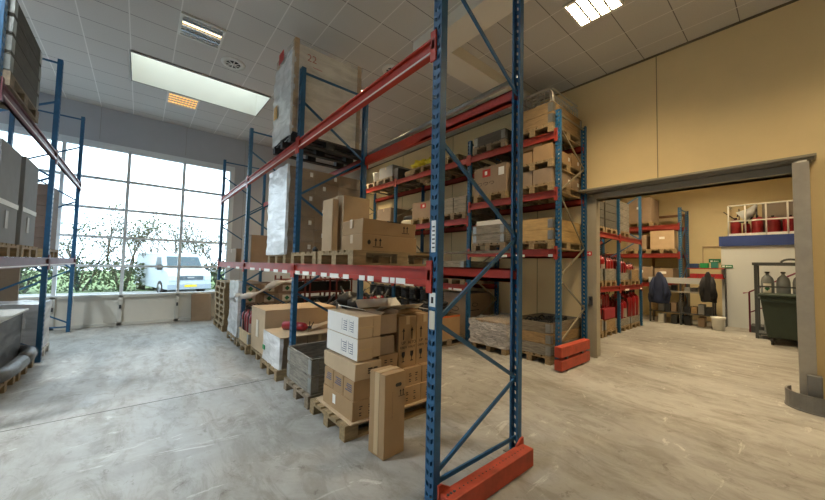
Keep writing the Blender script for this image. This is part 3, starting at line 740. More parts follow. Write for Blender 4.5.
b = MB(); pp = []
for i in range(13):
    f = i/12; pp.append((1.57+1.1*f, 7.27-.02*math.sin(f*6), .95+.30*(1/(1+math.exp(-9*(f-.45))))))
b.tube(pp, [.05+.03*math.sin(i*1.1) for i in range(13)], 8)
tag(b.build('film_drape', WFILM), 'bunched white film slung across the front of the green-diamond cartons', 'film')
b = MB().tube([(1.60, 7.26, .98), (1.50, 7.24, 1.0), (1.46, 7.3, .92), (1.52, 7.3, .84)], [.03, .06, .05, .02], 8)
tag(b.build('film_tail', WFILM), 'knotted tail of white film sticking out into the aisle', 'film')
# ============================================================ stack of empty pallets
for k in range(8):
    pallet(1.98+random.uniform(-.02, .02), 9.36+random.uniform(-.02, .02), .1445*k, 'empty wooden pallet, %s from the floor in the stack of eight by the window wall' % ['lowest', 'second', 'third', 'fourth', 'fifth', 'sixth', 'seventh', 'topmost'][k], R(90), group='stack of empty pallets')
tb = MB().hexa([(1.15, 10.72, 0), (1.62, 10.65, 0), (1.62, 10.68, 0), (1.15, 10.75, 0), (1.15, 10.93, .72), (1.62, 10.93, .72), (1.62, 10.96, .72), (1.15, 10.96, .72)]).build('cardboard_sheet', CARD3)
tag(tb, 'brown cardboard sheet leaning on the sill panel by the pallet stack', 'cardboard')

# ============================================================ row A, first level
Z1 = 1.646
pallet(2.15, 3.13, Z1, 'wooden pallet on the red beam under the two long printed cartons')
tag(MB().box(2.60, 1.75, Z1+.1455, 2.71, 3.4, Z1+.168).build('wooden_plank', PWOOD2), 'long grey wooden plank sticking out over the first red beam', 'plank')
a = carton(1.70, 2.82, Z1+.1455, 2.42, 3.25, Z1+.315, 'lower of two long brown cartons with black arrows on the first beam', CARD, 'x', arrows=[(-.17, .09, .09)])
carton(1.70, 2.825, Z1+.317, 2.40, 3.25, Z1+.475, 'upper of two long brown cartons with black arrows, slightly bent', CARD, 'x', arrows=[(.20, .08, .075)], sag=.008, lines=[(.05, .15, .2, 1)])
for t_ in (a,): 
    b = MB(); pill(b, -.28, .09, .04, .05, -.218); b.build('hand_hole', BLACK, t_)
pallet(2.15, 3.98, Z1, 'wooden pallet on the first beam under the tall plain cartons')
carton(1.88, 3.60, Z1+.1455, 2.27, 3.90, Z1+.86, 'tall plain tan carton on the first beam behind the long cartons', CARD2, 'x', rz=R(2), sag=.004)
carton(1.745, 3.62, Z1+.1455, 1.83, 3.85, Z1+.80, 'narrow upright tan carton left of the tall plain carton', CARD2, 'none', rz=R(4), sag=.004)
ob = MB().lathe([(.03, 0), (.035, .03), (.015, .05), (.015, .06)], n=10).build('black_cap', BLACK); ob.location = (1.60, 3.72, Z1+.1455); tag(ob, 'small black cap on the pallet edge by the narrow carton', 'pot')  # a loose black cap, not a pot
# wrapped brown carton stack
pallet(2.15, 5.0, Z1, 'wooden pallet under the film-wrapped brown carton stack on the first beam')
for r in range(7):
    off = .0
    for k in range(3):
        x = 1.57+.385*k
        carton(x, 4.62, Z1+.146+.178*r, x+.38, 5.38, Z1+.146+.178*r+.175, '%s brown carton in the %s layer of the film-wrapped stack on the first beam' % (LMR[k], ORD[r]), CARD3, 'none', group='cartons in the seven-layer wrapped stack', patch=[(.13-.18*(r % 2), .10, .045, .065, PAPER)] if (k < 2 and r % 2 == k % 2 or k == 1) else None)
wrinkled(1.555, 4.605, Z1+.12, 2.735, 5.395, Z1+.146+1.25, 'stretch_wrap', FILM, 'clear stretch film around the seven-layer brown carton stack', 'film', .006, .08)
wrinkled(1.535, 4.60, Z1+.12, 1.55, 5.40, Z1+.146+1.25, 'white_wrap', WFILM, 'thick whitish film layers on the aisle side of the brown carton stack', 'film', .012, .07, False, seed=5)
carton(1.75, 7.3, Z1, 2.62, 8.1, 2.22, 'large brown carton on the first beam near the window wall, the taller one', CARD3, 'x')
carton(1.70, 8.4, Z1, 2.55, 9.4, 1.96, 'low brown carton at the far end of the first beam', CARD3, 'x')
# ============================================================ row A, second level
Z2 = 3.371
pallet(2.15, 4.98, Z2, 'black pallet on the top beam under the tall white-wrapped box', m=DPAL)
t = thing('wrapped_box', 'tall white box wrapped in film on the top beam, marked 22 in red', 'box', (2.10, 4.96, Z2+.1455))
MB().box(-.53, -.38, 0, .53, .38, 1.31).build('box_body', WCARD, t, .006)
b = MB()
for sx in (-1, 1):
    for sy in (-1, 1): b.box(sx*.53, sy*.38, 0, sx*.545, sy*.32, 1.37).box(sx*.545, sy*.38, 0, sx*.48, sy*.395, 1.37)
b.build('corner_board', CARD2, t)
w_ = wrinkled(-.548, -.398, -.04, .548, .398, 1.34, 'film_skin', FILM, amp=.008, parent=t, seed=2)
w2 = wrinkled(-.557, -.37, -.06, -.552, .37, 1.15, 'thick_film', WFILM, amp=.02, step=.06, top=False, parent=t, seed=12)
FR = mat('faded_red_ink', 'A87068', .7)
text('22', .15, t, (-.30, -.414, 1.13), FRONT, FR, 'red_number'); MB().box(-.28, -.415, 1.01, -.14, -.413, 1.016).build('red_underline', REDINK, t)
MB().box(-.575, .02, 1.22, -.57, .22, 1.38).build('red_sticker', REDINK, t)
MB().box(-.597, .15, .35, -.592, .3, .55).build('orange_sticker', mat('sticker_orange', 'D09A40', .5), t)

# ============================================================ left rack loads
def tallbox(x0, y0, z0, x1, y1, z1, label, m=DCARD):
    t = carton(x0, y0, z0, x1, y1, z1, label, m, 'none', sag=.004); hx = (x1-x0)/2; hy = (y1-y0)/2; h = z1-z0
    MB().box(hx+.004, -hy+.01, h*.38, hx+.0065, hy-.01, h*.43).build('strap', PAPER, t); MB().box(hx+.004, -.1, h*.15, hx+.007, .0, h*.33).build('label', mat('grey_label', 'B0B0AC', .6), t); return t
ZL = 1.651
pallet(-1.7, 5.55, ZL, 'wooden pallet on the left rack beam under the nearer tall grey box')
tallbox(-2.25, 5.2, ZL+.1455, -1.13, 5.92, 2.86, 'nearer of two tall grey boxes on the left rack beam', CARDG)
pallet(-1.7, 6.45, ZL, 'wooden pallet on the left rack beam under the second tall grey box')
tallbox(-2.25, 6.1, ZL+.1455, -1.13, 6.78, 2.89, 'second tall grey box on the left rack beam, beside the upright', CARDG)
pallet(-1.75, 8.35, ZL, 'wooden pallet on the left rack under the dark carton stack by the window')
for r in range(6):
    for k in range(2):
        x = -2.30+.56*k; carton(x, 7.98, ZL+.146+.178*r, x+.55, 8.74, ZL+.146+.178*r+.175, 'dark brown carton, %s layer, %s side of the stack by the window' % (ORD[r], ['left', 'right'][k]), mat('dark_brown_card', '6A5A50', .8, n=.1), 'none', group='dark cartons by the window', patch=[(-.1, .1, .06, .06, mat('grey_label', 'B0B0AC', .6))] if k else None)
# upper level: dark collar crates
pallet(-1.48, 5.64, 3.361, 'dark pallet under the collar crates at the top of the left rack', m=PWOOD2, rz=R(90))
crate(-1.48, 5.64, 3.506, .78, 1.17, 4, 'dark grey collar crate of four boards at the top of the left rack', DWOOD, .195)
bx = thing('red_toolbox', 'red and black crate of parts resting on the dark collar crate at top left', 'box', (-1.6, 5.3, 4.288))
MB().box(-.34, -.4, 0, .34, .2, .5).build('box_body', mat('dull_red', '7E2A28', .6), bx, .01); MB().box(.34, -.4, .1, .345, .2, .16).build('strap', BLACK, bx); 
tag(MB().box(-1.9, 4.95, 4.79, -1.3, 5.4, 5.1).build('grey_bag', DGREY, None, .05), 'dark grey bag on the red crate at top left', 'bag')
# floor of left rack
pallet(-1.76, 7.12, 0, 'brown pallet under the far half of the dark wrapped load')
pallet(-1.78, 6.28, 0, 'brown pallet in the bottom left corner under the dark wrapped load')
wl_ = thing('wrapped_load', 'dark grey film-wrapped load with a pale lid on the floor of the left rack', 'load', (-1.80, 6.74, .145))
MB().box(-.50, -.76, 0, .50, .76, .70).build('load_body', mat('load_dark', '3E4143', .6), wl_, .01)
MB().box(-.55, -.80, .70, .55, .80, .73).build('lid', mat('lid_grey', 'B4B4AE', .6), wl_, .004)
wrinkled(-.51, -.77, 0, .51, .77, .70, 'film_skin', FILM, amp=.01, top=False, parent=wl_, seed=8)
hr = thing('rubber_ring', 'thick black ring wrapped in film around the foot of the dark load', 'ring', (-1.80, 6.74, .155))
def sq(a, rx, ry): c, s_ = math.cos(a), math.sin(a); return (math.copysign(abs(c)**.45, c)*rx, math.copysign(abs(s_)**.45, s_)*ry, .09)
MB().tube([sq(a*math.pi/20+.001, .64, .88) for a in range(41)], .085, 10).build('ring', BLACK, hr)
MB().tube([sq(a*math.pi/20+.001, .645, .885) for a in range(41)], [.092+.006*math.sin(a*2.3) for a in range(41)], 10).build('film_skin', FILM, hr)
tag(MB().hexa([(-1.20, 5.95, .146), (-1.17, 6.6, .146), (-1.45, 6.6, .146), (-1.5, 5.9, .146), (-1.20, 5.95, .152), (-1.17, 6.6, .156), (-1.45, 6.6, .156), (-1.5, 5.9, .152)]).build('cardboard_scrap', CARD2), 'crumpled cardboard scrap on the corner pallet at the bottom left', 'cardboard') if False else None
pallet(-1.76, 8.26, 0, 'white pallet just past the upright of the left rack', m=mat('white_pallet', 'C9C7C0', .7, n=.2))
wl2 = thing('wrapped_load', 'white film-wrapped low load just past the upright of the left rack', 'load', (-1.76, 8.26, .145))
MB().box(-.55, -.36, 0, .55, .36, .72).build('load_body', CARDG, wl2, .01)
wrinkled(-.57, -.38, -.1, .57, .38, .74, 'film_skin', WFILM, amp=.015, parent=wl2, seed=4)
cp = MB().box(-2.05, 8.9, 0, -1.62, 8.95, 1.62).build('cardboard_sheet', CARD3); tag(cp, 'tall brown cardboard sheet standing behind the left rack load', 'cardboard')

# ============================================================ row B loads
XB = 6.05
# right bay, floor
pallet(XB, 3.18, 0, 'wooden pallet under the large brown-boarded crate by the doorway')
crate(XB, 3.18, .145, 1.2, .8, 3, 'large open crate of mixed old boards on the floor of the back rack', BWOOD, .19, row_mats=[GWOOD, BWOOD, mat('old_crate_wood', '7D7260', .85, n=.45, scale=6, stretch=(1, 1, 8), bump=.3)])
b = MB()
for k in range(26):
    a = random.uniform(0, 6.28); cx, cy = XB+random.uniform(-.45, .45), 3.18+random.uniform(-.28, .28); r = random.uniform(.06, .14)
    b.tube([(cx+r*math.cos(a+t*.5), cy+r*math.sin(a+t*.5)*.8, .60+random.uniform(.0, .10)) for t in range(10)], .014, 6)
tag(b.build('hose_tangle', RUB), 'tangle of black hoses filling the large old-board crate', 'hoses', kind='stuff')
tag(MB().box(XB-.57, 2.81, .15, XB+.57, 3.55, .58).build('crate_filling', DGREY), 'dark packed contents of the large old-board crate', 'contents', kind='stuff')
pallet(XB-.1, 4.0, 0, 'wooden pallet under the silvery film-wrapped load of the back rack')
sw_ = thing('wrapped_load', 'silvery film-wrapped cardboard load beside the old-board crate', 'load', (XB-.1, 4.0, .145))
MB().box(-.57, -.37, 0, .57, .37, .44).build('load_body', CARD3, sw_, .01)
wrinkled(-.60, -.41, -.03, .60, .41, .40, 'film_skin', SFILM, amp=.035, step=.04, top=False, parent=sw_, seed=7)
wrinkled(-.58, -.39, .30, .58, .39, .45, 'film_top', FILM, amp=.03, step=.06, parent=sw_, seed=17)
# right bay level 1 (2.0)
z = 2.001
pallet(XB, 3.14, z, 'wooden pallet under the yellow plywood crate')
crate(XB, 3.14, z+.145, 1.18, .78, 2, 'yellow plywood crate on the first shelf of the rack by the doorway', YWOOD, .20)
tag(MB().box(XB-.57, 2.78, z+.15, XB+.57, 3.5, z+.50).build('crate_filling', YWOOD), 'tan packed goods inside the yellow plywood crate', 'contents')
pallet(XB, 4.12, z, 'wooden pallet under the grey crate with a white box', m=PWOOD2)
crate(XB, 4.12, z+.145, 1.18, .78, 2, 'weathered grey crate left of the yellow plywood crate', GWOOD, .19)
carton(5.50, 3.80, z+.30, 6.4, 4.45, z+.62, 'flat white box sitting in the weathered grey crate', WCARD, 'none')
# right bay level 2 (3.03): two tiers of pallets with cartons
z = 3.031
pallet(XB, 3.14, z, 'lower of two stacked carton pallets on the second shelf by the doorway')
pallet(XB, 3.14, z+.42, 'upper of two stacked carton pallets on the second shelf by the doorway')
for k in range(3):
    for r in range(2):
        zz = z+.146+(0 if r == 0 else .42); x = 5.47+.39*k; hh = .27 if r == 0 else .28
        for yk in range(2):
            y = 2.77+.38*yk
            carton(x, y, zz, x+.37, y+.36, zz+hh-(.0 if r == 0 or (k+yk) % 2 == 0 else .06), ['flat dull carton', 'tan carton'][r]+' in the %s column, %s row, on the %s pallet by the doorway' % (LMR[k], ['front', 'back'][yk], ['lower', 'upper'][r]), [CARD3, CARD][r], 'none', group=['lower-pallet cartons by the doorway', 'upper-pallet cartons by the doorway'][r], patch=[(.08, .12, .06, .07, PAPER)])
carton(5.55, 3.0, z+.42+.146+.281, 5.95, 3.5, z+1.0, 'top carton above the stacked pallets under the third shelf', CARD, 'x')
pallet(XB, 4.1, z, 'wooden pallet under the carton with the red emblem')
t = carton(5.47, 3.70, z+.146, 6.55, 4.5, z+.72, 'large brown carton with a red emblem and white label on the second shelf', CARD3, 'none')
lf = MB().box(-.542, -.02, .36, -.5405, .18, .52).build('red_emblem', REDINK, t); MB().box(-.5435, -.35, .34, -.541, -.22, .5).build('label', PAPER, t)
b = MB()
for q in range(3): b.tube([(-.5415, .25-.15*q+.06*math.cos(a*.7), .22+.03*math.sin(a*.7)) for a in range(8)], .004, 4)
b.build('scribble', INK, t)
MB().box(-.5435, .06, .40, -.542, .12, .48).build('emblem_mark', PAPER, t)
# right bay level 3 (4.08)
z = 4.081
pallet(XB, 3.14, z, 'wooden pallet under the crate with the wire cage on the top shelf')
crate(XB, 3.14, z+.145, 1.18, .78, 2, 'brown wooden collar under the wire cage on the top shelf', BWOOD, .2)
cg = thing('wire_cage', 'bright metal wire cage with bent rails on the top shelf by the wall', 'cage', (XB, 3.14, z+.16))
b = MB()
for sx in (-1, 1):
    b.tube([(sx*.5, -.34, 0), (sx*.5, -.34, .58), (sx*.5, -.28, .68), (sx*.5, .28, .68), (sx*.5, .34, .58), (sx*.5, .34, 0)], .02, 6)
for zz in (.42, .52, .66): b.tube([(-.5, -.34, zz), (.5, -.34, zz)], .014, 6).tube([(-.5, .34, zz), (.5, .34, zz)], .014, 6)
CAGE = mat('cage_wire', 'C4BEB0', .35, .5); b.build('rails', CAGE, cg)
b = MB()
for k in range(9):
    x = -.42+.105*k; b.tube([(x, -.33, .2), (x, -.33, .58), (x, -.2, .66), (x, .2, .66)], .011, 5)
for k in range(6): b.tube([(-.5, -.3+.12*k, .0), (-.5, -.3+.12*k, .66)], .011, 5)
b.build('wires', CAGE, cg)
crate(XB, 4.12, z+.145, 1.18, .78, 1, 'dark collar crate on the top shelf left of the wire cage', DWOOD, .22)
tag(MB().box(XB-.56, 3.76, z+.15, XB+.56, 4.48, z+.33).build('crate_filling', DGREY), 'dark contents of the collar crate on the top shelf', 'contents')
pallet(XB, 4.12, z, 'dark pallet under the collar crate on the top shelf', m=PWOOD2)
# middle bay (Y 4.68..7.4)
z = 1.261
pallet(XB, 5.15, z, 'grey pallet on the lowest shelf of the middle bay', m=PWOOD2)
crate(XB, 5.15, z+.145, 1.18, .78, 2, 'grey boarded crate on the lowest shelf of the middle bay', GWOOD, .19, solid=True)
pallet(XB, 6.15, z, 'grey pallet behind the boxes on the lowest shelf', m=PWOOD2)
crate(XB, 6.15, z+.145, 1.18, .78, 1, 'low grey crate farther along the lowest shelf of the middle bay', GWOOD, .19, solid=True)
z = 2.731
pallet(XB, 5.12, z, 'grey pallet under the small grey wooden boxes', m=PWOOD2)
for r in range(2):
    for k in range(2):
        for q in range(2):
            t = carton(5.48+.58*q, 4.74+.39*k, z+.146+.185*r, 6.03+.58*q, 5.11+.39*k, z+.328+.185*r, 'small grey wooden box, %s tier, %s, %s side, second shelf of the back rack' % (['lower', 'upper'][r], ['nearer', 'farther'][k], ['aisle', 'wall'][q]), GWOOD, 'none', group='grey wooden boxes on the second shelf', lines=[(0.0, .12, .10, 3)])
pallet(XB, 6.2, z, 'wooden pallet under the smaller carton with a red emblem')
t = carton(5.47, 5.82, z+.146, 6.5, 6.58, z+.56, 'smaller brown carton with a red emblem on the second shelf of the middle bay', CARD3, 'none')
MB().box(-.5175, -.15, .24, -.5155, .05, .36).build('red_emblem', REDINK, t); MB().box(-.519, -.1, .27, -.5176, -.03, .33).build('emblem_mark', PAPER, t)
tb_ = thing('hose_reel', 'round pale reel with a black top on the second shelf', 'reel', (5.85, 6.98, z)); MB().lathe([(.33, 0), (.34, .10), (.33, .16), (.30, .17)], n=24).build('base', mat('cream_plastic', 'CFC6AE', .5), tb_); MB().lathe([(.28, .17), (.29, .26), (.24, .30), (.1, .3)], n=24).build('top', BLACK, tb_)
z = 4.081
pallet(XB, 5.35, z, 'wooden pallet on the top shelf of the middle bay, nearer')
pallet(XB, 6.2, z, 'wooden pallet under the yellow bags on the top shelf')
b = MB()
def blob(b, c, r, seed, m=0, sq=(1, 1, .6), n=10):
    vs = []; fs = []
    for i in range(n+1):
        th = math.pi*i/n
        for j in range(2*n):
            ph = math.pi*j/n; d = Vector((math.sin(th)*math.cos(ph)*sq[0], math.sin(th)*math.sin(ph)*sq[1], math.cos(th)*sq[2]))
            k = 1+.45*noise.noise(d*2.3+Vector((seed, 0, 0)))+.3*noise.noise(d*6+Vector((0, seed, 0))); vs.append(Vector(c)+d*r*k)
    for i in range(n):
        for j in range(2*n): fs.append((i*2*n+j, i*2*n+(j+1) % (2*n), (i+1)*2*n+(j+1) % (2*n), (i+1)*2*n+j))
    return b.add(vs, fs, m, True)
for i, (x, y) in enumerate(((5.7, 6.4), (6.2, 6.3), (5.75, 5.98), (6.25, 5.9))):
    o = blob(MB(), (0, 0, .07), .27, i*3.3, sq=(1.1, 1.1, .42), n=16).build('yellow_bag', YEL); o.location = (x, y, z+.17); tag(o, ['front left', 'back left', 'front right', 'back right'][i]+' crumpled yellow plastic bag in the heap on the top shelf', 'bag', 'yellow bags on the top shelf')
for i, (x, y) in enumerate(((5.7, 6.85), (6.2, 6.9))):
    o = blob(MB(), (0, 0, .1), .2, i*5.1+2).build('tan_sack', CARD2); o.location = (x, y, z+.0); tag(o, ['front', 'back'][i]+' slumped tan sack at the end of the yellow bags', 'sack', 'tan sacks on the top shelf')
pallet(XB, 7.9, z, 'wooden pallet under the grey box on the top shelf of the far bay', m=PWOOD2); pallet(XB, 8.8, z, 'wooden pallet under the white bucket', m=PWOOD2)
carton(5.5, 7.55, z+.146, 6.4, 8.25, z+.5, 'grey carton on the top shelf beside the white bucket', CARDG, 'x')
tag(MB().box(5.5, 7.28, z, 5.95, 7.5, z+.35).build('dark_case', DGREY, None, .02), 'dark upright case between the grey carton and the yellow bags', 'case')
bk = thing('bucket', 'white plastic bucket on the top shelf of the far bay', 'bucket', (5.72, 8.62, z+.146)); MB().lathe([(.13, 0), (.165, .30), (.175, .31), (.175, .33), (.15, .33)], n=18).build('pail', WPLAS, bk); MB().tube([(-.17, 0, .3), (-.1, -.12, .2), (.1, -.12, .2), (.17, 0, .3)], .004, 5).build('bail', SILV, bk)
z = 2.731
pallet(XB, 7.95, z, 'pallet on the second shelf of the far bay'); carton(5.5, 7.6, z+.146, 6.5, 8.3, z+.6, 'brown carton on the second shelf of the far bay', CARD3, 'x')
# floor of the middle and far bays
t = carton(5.62, 4.80, .145, 6.5, 5.5, 1.05, 'large brown carton with an oval print on the floor behind the silvery load', CARD3, 'none'); pallet(XB, 5.15, 0, 'pallet under the brown carton with the oval print')
b = MB(); b.tube([(-.443, -.0+.12*math.cos(a*math.pi/8), .55+.05*math.sin(a*math.pi/8)) for a in range(17)], .006, 4).box(-.4445, -.15, .42, -.442, .15, .435); b.build('oval_print', INK, t)
b2 = MB(); b2.tube([(-.15+.10*math.cos(a*math.pi/8), -.352, .65+.04*math.sin(a*math.pi/8)) for a in range(17)], .006, 4).box(-.3, -.3535, .52, 0, -.352, .535); b2.build('oval_print', INK, t)
# black drums in tiers beneath the middle/far bay
def drum_proto():
    t = thing('black_canister', 'ribbed black plastic canister stacked in the dark bay under the back rack', 'canister', (0, 0, 0), 0, 'black canisters under the back rack')
    pr = []
    for k in range(5): pr += [(.17, .055*k), (.182, .055*k+.01), (.182, .055*k+.035), (.17, .055*k+.045)]
    MB().lathe(pr, n=16).build('body', BLACK, t); MB().lathe([(.06, .275), (.06, .30)], n=10).build('cap', DGREY, t)
    return t
DR = drum_proto(); fst = True
for i in range(8):
    for r in range(3):
        p = (5.72+.03*(i % 2), 5.85+.40*i, .15+.31*r)
        lb_ = 'ribbed black canister, %s tier, %s from the orange-edged carton under the back rack' % (['bottom', 'middle', 'top'][r], ['first', 'second', 'third', 'fourth', 'fifth', 'sixth', 'seventh', 'eighth'][i])
        if fst: DR.location = p; DR['label'] = lb_; fst = False
        else: dup(DR, p, None, lb_)
for k, y in enumerate((6.2, 7.05, 7.9, 8.75)): pallet(XB-.02, y, 0, 'dark pallet under the black canisters of the back rack', m=DPAL, group='dark pallets under the canisters')
# open carton with black hoses and orange edge between the rows
ob = open_carton(4.62, 4.75, .145, 5.35, 5.5, .62, 'brown open carton with an orange edge in front of the back rack', CARD, (), content=(DGREY, .8))
MB().box(-.368, -.378, .44, .368, -.375, .475).box(-.368, -.378, .44, -.3655, .378, .475).build('orange_edge', mat('edge_orange', 'C8602C', .6), ob)
for k in range(4):
    o = MB().tube([(.26*math.cos(a*math.pi/10), .22*math.sin(a*math.pi/10), 0) for a in range(21)], .035, 8).build('hose_coil', RUB); o.location = (4.98, 5.12, .60+.072*k+.035); tag(o, 'black rubber hose coil in the orange-edged carton, %s of four' % ['lowest', 'second', 'third', 'topmost'][k], 'hose', 'hose coils in the orange-edged carton')
pallet(5.0, 5.12, 0, 'pallet under the orange-edged open carton', m=PWOOD2)
# clutter between the rows seen under the first beam
ob = thing('machine_part', 'black engine part with pipes on the floor between the racks', 'machine part', (4.3, 7.3, 0))
b = MB(); random.seed(3)
for k in range(14): blob(b, (random.uniform(-.9, .9), random.uniform(-.7, .7), random.uniform(.25, .8)), random.uniform(.15, .32), k*1.7, sq=(1.2, .9, .8), n=6)
b.build('housing', BLACK, ob)
b = MB()
for k in range(16):
    x, y = random.uniform(-.9, .9), random.uniform(-.7, .7); b.tube([(x, y, .5), (x+random.uniform(-.5, .5), y+random.uniform(-.4, .4), random.uniform(.7, 1.1))], .022, 6)
b.build('pipes', DGREY, ob); ob.children[-1]['kind'] = 'stuff'
b = MB()
for k in range(7): x, y = random.uniform(-.8, .8), random.uniform(-.6, .6); b.tube([(x, y, .0), (x, y, .5)], .04, 6)
b.build('legs', DGREY, ob)
for k in range(5):
    x = 3.35+.28*k; o = blob(MB(), (0, 0, .28), .30, k*4.4+1, sq=(1, .8, 1.0)).build('black_bag', BLACK); o.location = (x+.2, 8.35+.35*(k % 2), 0); tag(o, 'bulging black bag in the clutter between the racks, %s from the left' % ['first', 'second', 'third', 'fourth', 'fifth'][k], 'bag', 'black bags between the racks')
ct = thing('low_bench', 'low grey metal table carrying extinguishers between the racks', 'table', (3.95, 6.2, 0))
MB().box(-.4, -.3, .50, .4, .3, .53).build('table_top', DGREY, ct)
for sx in (-1, 1):
    for sy in (-1, 1): MB().box(sx*.37-.02, sy*.27-.02, 0, sx*.37+.02, sy*.27+.02, .5).build('leg', DGREY, ct)
for k in range(5): ext(3.68+.14*k, 6.1+.08*(k % 2), .531, 'small red extinguisher on the low table between the racks, %s from the left' % ['first', 'second', 'third', 'fourth', 'fifth'][k], k, s=.85, group='small extinguishers between the racks')
for k in range(3):
    t = thing('red_trolley', ['left', 'middle', 'right'][k]+' one of three dull red trolleys behind the clutter between the racks', 'trolley', (3.3+.75*k, 9.3, 0), R(10*k), 'red trolleys between the racks')
    b = MB()
    for zz in (.35, .8, 1.15): b.box(-.35, -.25, zz, .35, .25, zz+.05)
    b.build('shelf', mat('trolley_red', '5E2420', .6), t)
    for sx in (-1, 1):
        for sy in (-1, 1): MB().box(sx*.34-.02, sy*.24-.02, .08, sx*.34+.02, sy*.24+.02, 1.3).build('post', MATS['trolley_red'], t)
        MB().tube([(sx*.34, -.26, .06), (sx*.34, -.20, .06)], .06, 10).tube([(sx*.34, .20, .06), (sx*.34, .26, .06)], .06, 10).build('wheels', RUB, t)
    for zz in (.402, .852): MB().box(-.31, -.2, zz, .31, .2, zz+.27).build('black_box', BLACK, t)
# ============================================================ room past the doorway
random.seed(11)
def far_rack(name, label, loc, ds, rz, ups, beams, **k): return rack(name, label, loc, ds, ups, beams, 1.1, rz, **k)
DR2 = mat('far_beam_red', '8E2A20', .5)
far_rack('pallet_rack', 'blue and red rack of extinguisher crates left of the view through the doorway', (7.98, 3.1, 0), -1, R(-90),
     [(0, 4.6), (1.85, 4.6), (3.7, 4.6)], [(0, 1.24, 'fr'), (1, 1.24, 'fr'), (0, 2.58, 'fr'), (1, 2.58, 'fr')], red=DR2, strip={(0, 1.24): [(1.55, 1.7)], (1, 1.24): [(.05, .2), (1.2, 1.5)]})
def xpal(x, y, z, label, **k): return pallet(x, y, z, label, R(90), **k)
def ext_crate(x, z, lab, n, s, rows=2, m=GWOOD):
    xpal(x, 3.72, z, 'wooden pallet under the extinguisher crate ' + lab)
    crate(x, 3.72, z+.145, .78, 1.18, 1, 'wooden collar crate of red extinguishers ' + lab, m, .30 if rows == 2 else .2)
    k = 0; st = .19*max(1, s/1.12); nx = int(.66/st)+1; ny = int(1.02/st)+1
    for j in range(ny):
        for i in range(nx):
            if k < n: ext(x-st*(nx-1)/2+st*i, 3.26+st*j, z+.15, 'red fire extinguisher in the crate '+lab, random.uniform(0, 6), s=s*random.uniform(.95, 1.02), group='extinguishers '+lab); k += 1
ext_crate(8.35, 1.241, 'on the middle shelf nearest the jamb', 8, 1.15, 2, GWOOD)
ext_crate(9.25, 1.241, 'on the middle shelf left of the first blue post', 10, 1.2, 2, GWOOD)
ext_crate(10.25, 1.241, 'on the middle shelf right of the first blue post', 7, 1.1, 1, GWOOD)
ext_crate(11.15, 1.241, 'on the middle shelf at the far end', 3, .9, 2, BWOOD)
ext_crate(8.35, 0, 'on the floor nearest the jamb', 10, 1.25, 2, BWOOD)
xpal(9.25, 3.72, 0, 'pallet under the red box of extinguishers on the floor')
crate(9.25, 3.72, .145, .78, 1.18, 1, 'brown collar crate under the red plastic box on the floor', BWOOD, .26)
tag(MB().box(8.88, 3.15, .41, 9.62, 4.2, .68).build('red_box', mat('box_red', '8E1E28', .5), None, .01), 'dark red plastic box on the brown crate at the rack foot', 'box')
for k in range(8): ext(8.98+.17*(k % 4), 3.3+.25*(k//4), .681, 'red extinguisher standing on the dark red box', k, s=.7, group='extinguishers on the dark red box')
ext_crate(10.25, 0, 'on the floor right of the first blue post', 9, 1.35, 1, GWOOD)
ext_crate(11.15, 0, 'on the floor at the far end, tall ones', 6, 1.7, 1, GWOOD)
for x, y, n in ((10.02, 3.22, 3), (10.95, 3.22, 3)):
    for k in range(n): tag(MB().lathe([(.137, .35), (.137, .62)], x+.18*k-.02, y, 12).build('white_sleeve', PAPER), 'white paper sleeve around a tall extinguisher on the floor pallets', 'label', 'white sleeves on tall extinguishers') if False else None
gb = tag(MB().box(9.4, 3.9, .9, 9.9, 4.1, 1.12).build('green_bag', GRN, None, .04), 'pale green bag behind the extinguishers in the far rack', 'bag') if False else None
for x, lab, m_, rws in ((8.45, 'nearest the jamb', DWOOD, 3), (9.32, 'very dark, second from the jamb', DWOOD, 4), (10.30, 'third from the jamb', GWOOD, 4)):
    xpal(x, 3.72, 2.581, 'pallet under the top-shelf crates, ' + lab)
    for r in range(rws):
        crate(x, 3.72, 2.581+.146+.205*r, .78, 1.18, 1, '%s wooden collar of the top far shelf stack, %s' % (ORD[r], lab), m_, .20, rot_hinge=False, group='stacked collars, ' + lab)
xpal(8.45, 3.72, 2.581+.146+.206*3, 'empty pallet on top of the crates nearest the jamb')
# rack along the far wall
far_rack('pallet_rack', 'pale blue rack with cartons against the far cream wall', (13.4, 2.5, 0), 1, 0,
     [(0, 3.75), (2.75, 3.75)], [(0, 2.25, 'fr'), (0, 3.2, 'fr'), (0, 1.25, 'fr')], red=DR2)
for zz, items in ((3.201, ((3.62, .7, .85, 'tall carton pile'), )), (2.251, ((2.98, .66, .62, 'big'), (3.72, .6, .5, 'whitish'))), (1.251, ((2.95, .5, .35, 'small'), (3.6, .7, .4, 'wide')))):
    for y, wd, hh, nm in items:
        pallet(13.98, y, zz, 'pallet under the %s cartons on the %s shelf of the far wall rack' % (nm, {3.201: 'top', 2.251: 'middle', 1.251: 'low'}[zz]))
        carton(13.42, y-wd/2, zz+.146, 14.4, y+wd/2, zz+.146+hh, '%s carton load on the %s shelf of the far wall rack' % (nm, {3.201: 'top', 2.251: 'middle', 1.251: 'low'}[zz]), CARD2 if nm == 'big' else CARD3, 'none', patchl=[(0, hh*.6, .15, .08, PAPER)])
tag(MB().box(14.5, 2.52, .0, 14.55, 2.60, 3.66).box(14.5, 3.45, 0, 14.55, 3.53, 3.66).box(14.5, 2.6, 3.58, 14.55, 3.45, 3.66).build('brown_frame', mat('brown_frame', '6E4A28', .6)), 'thin brown wooden frame standing against the far cream wall', 'frame')
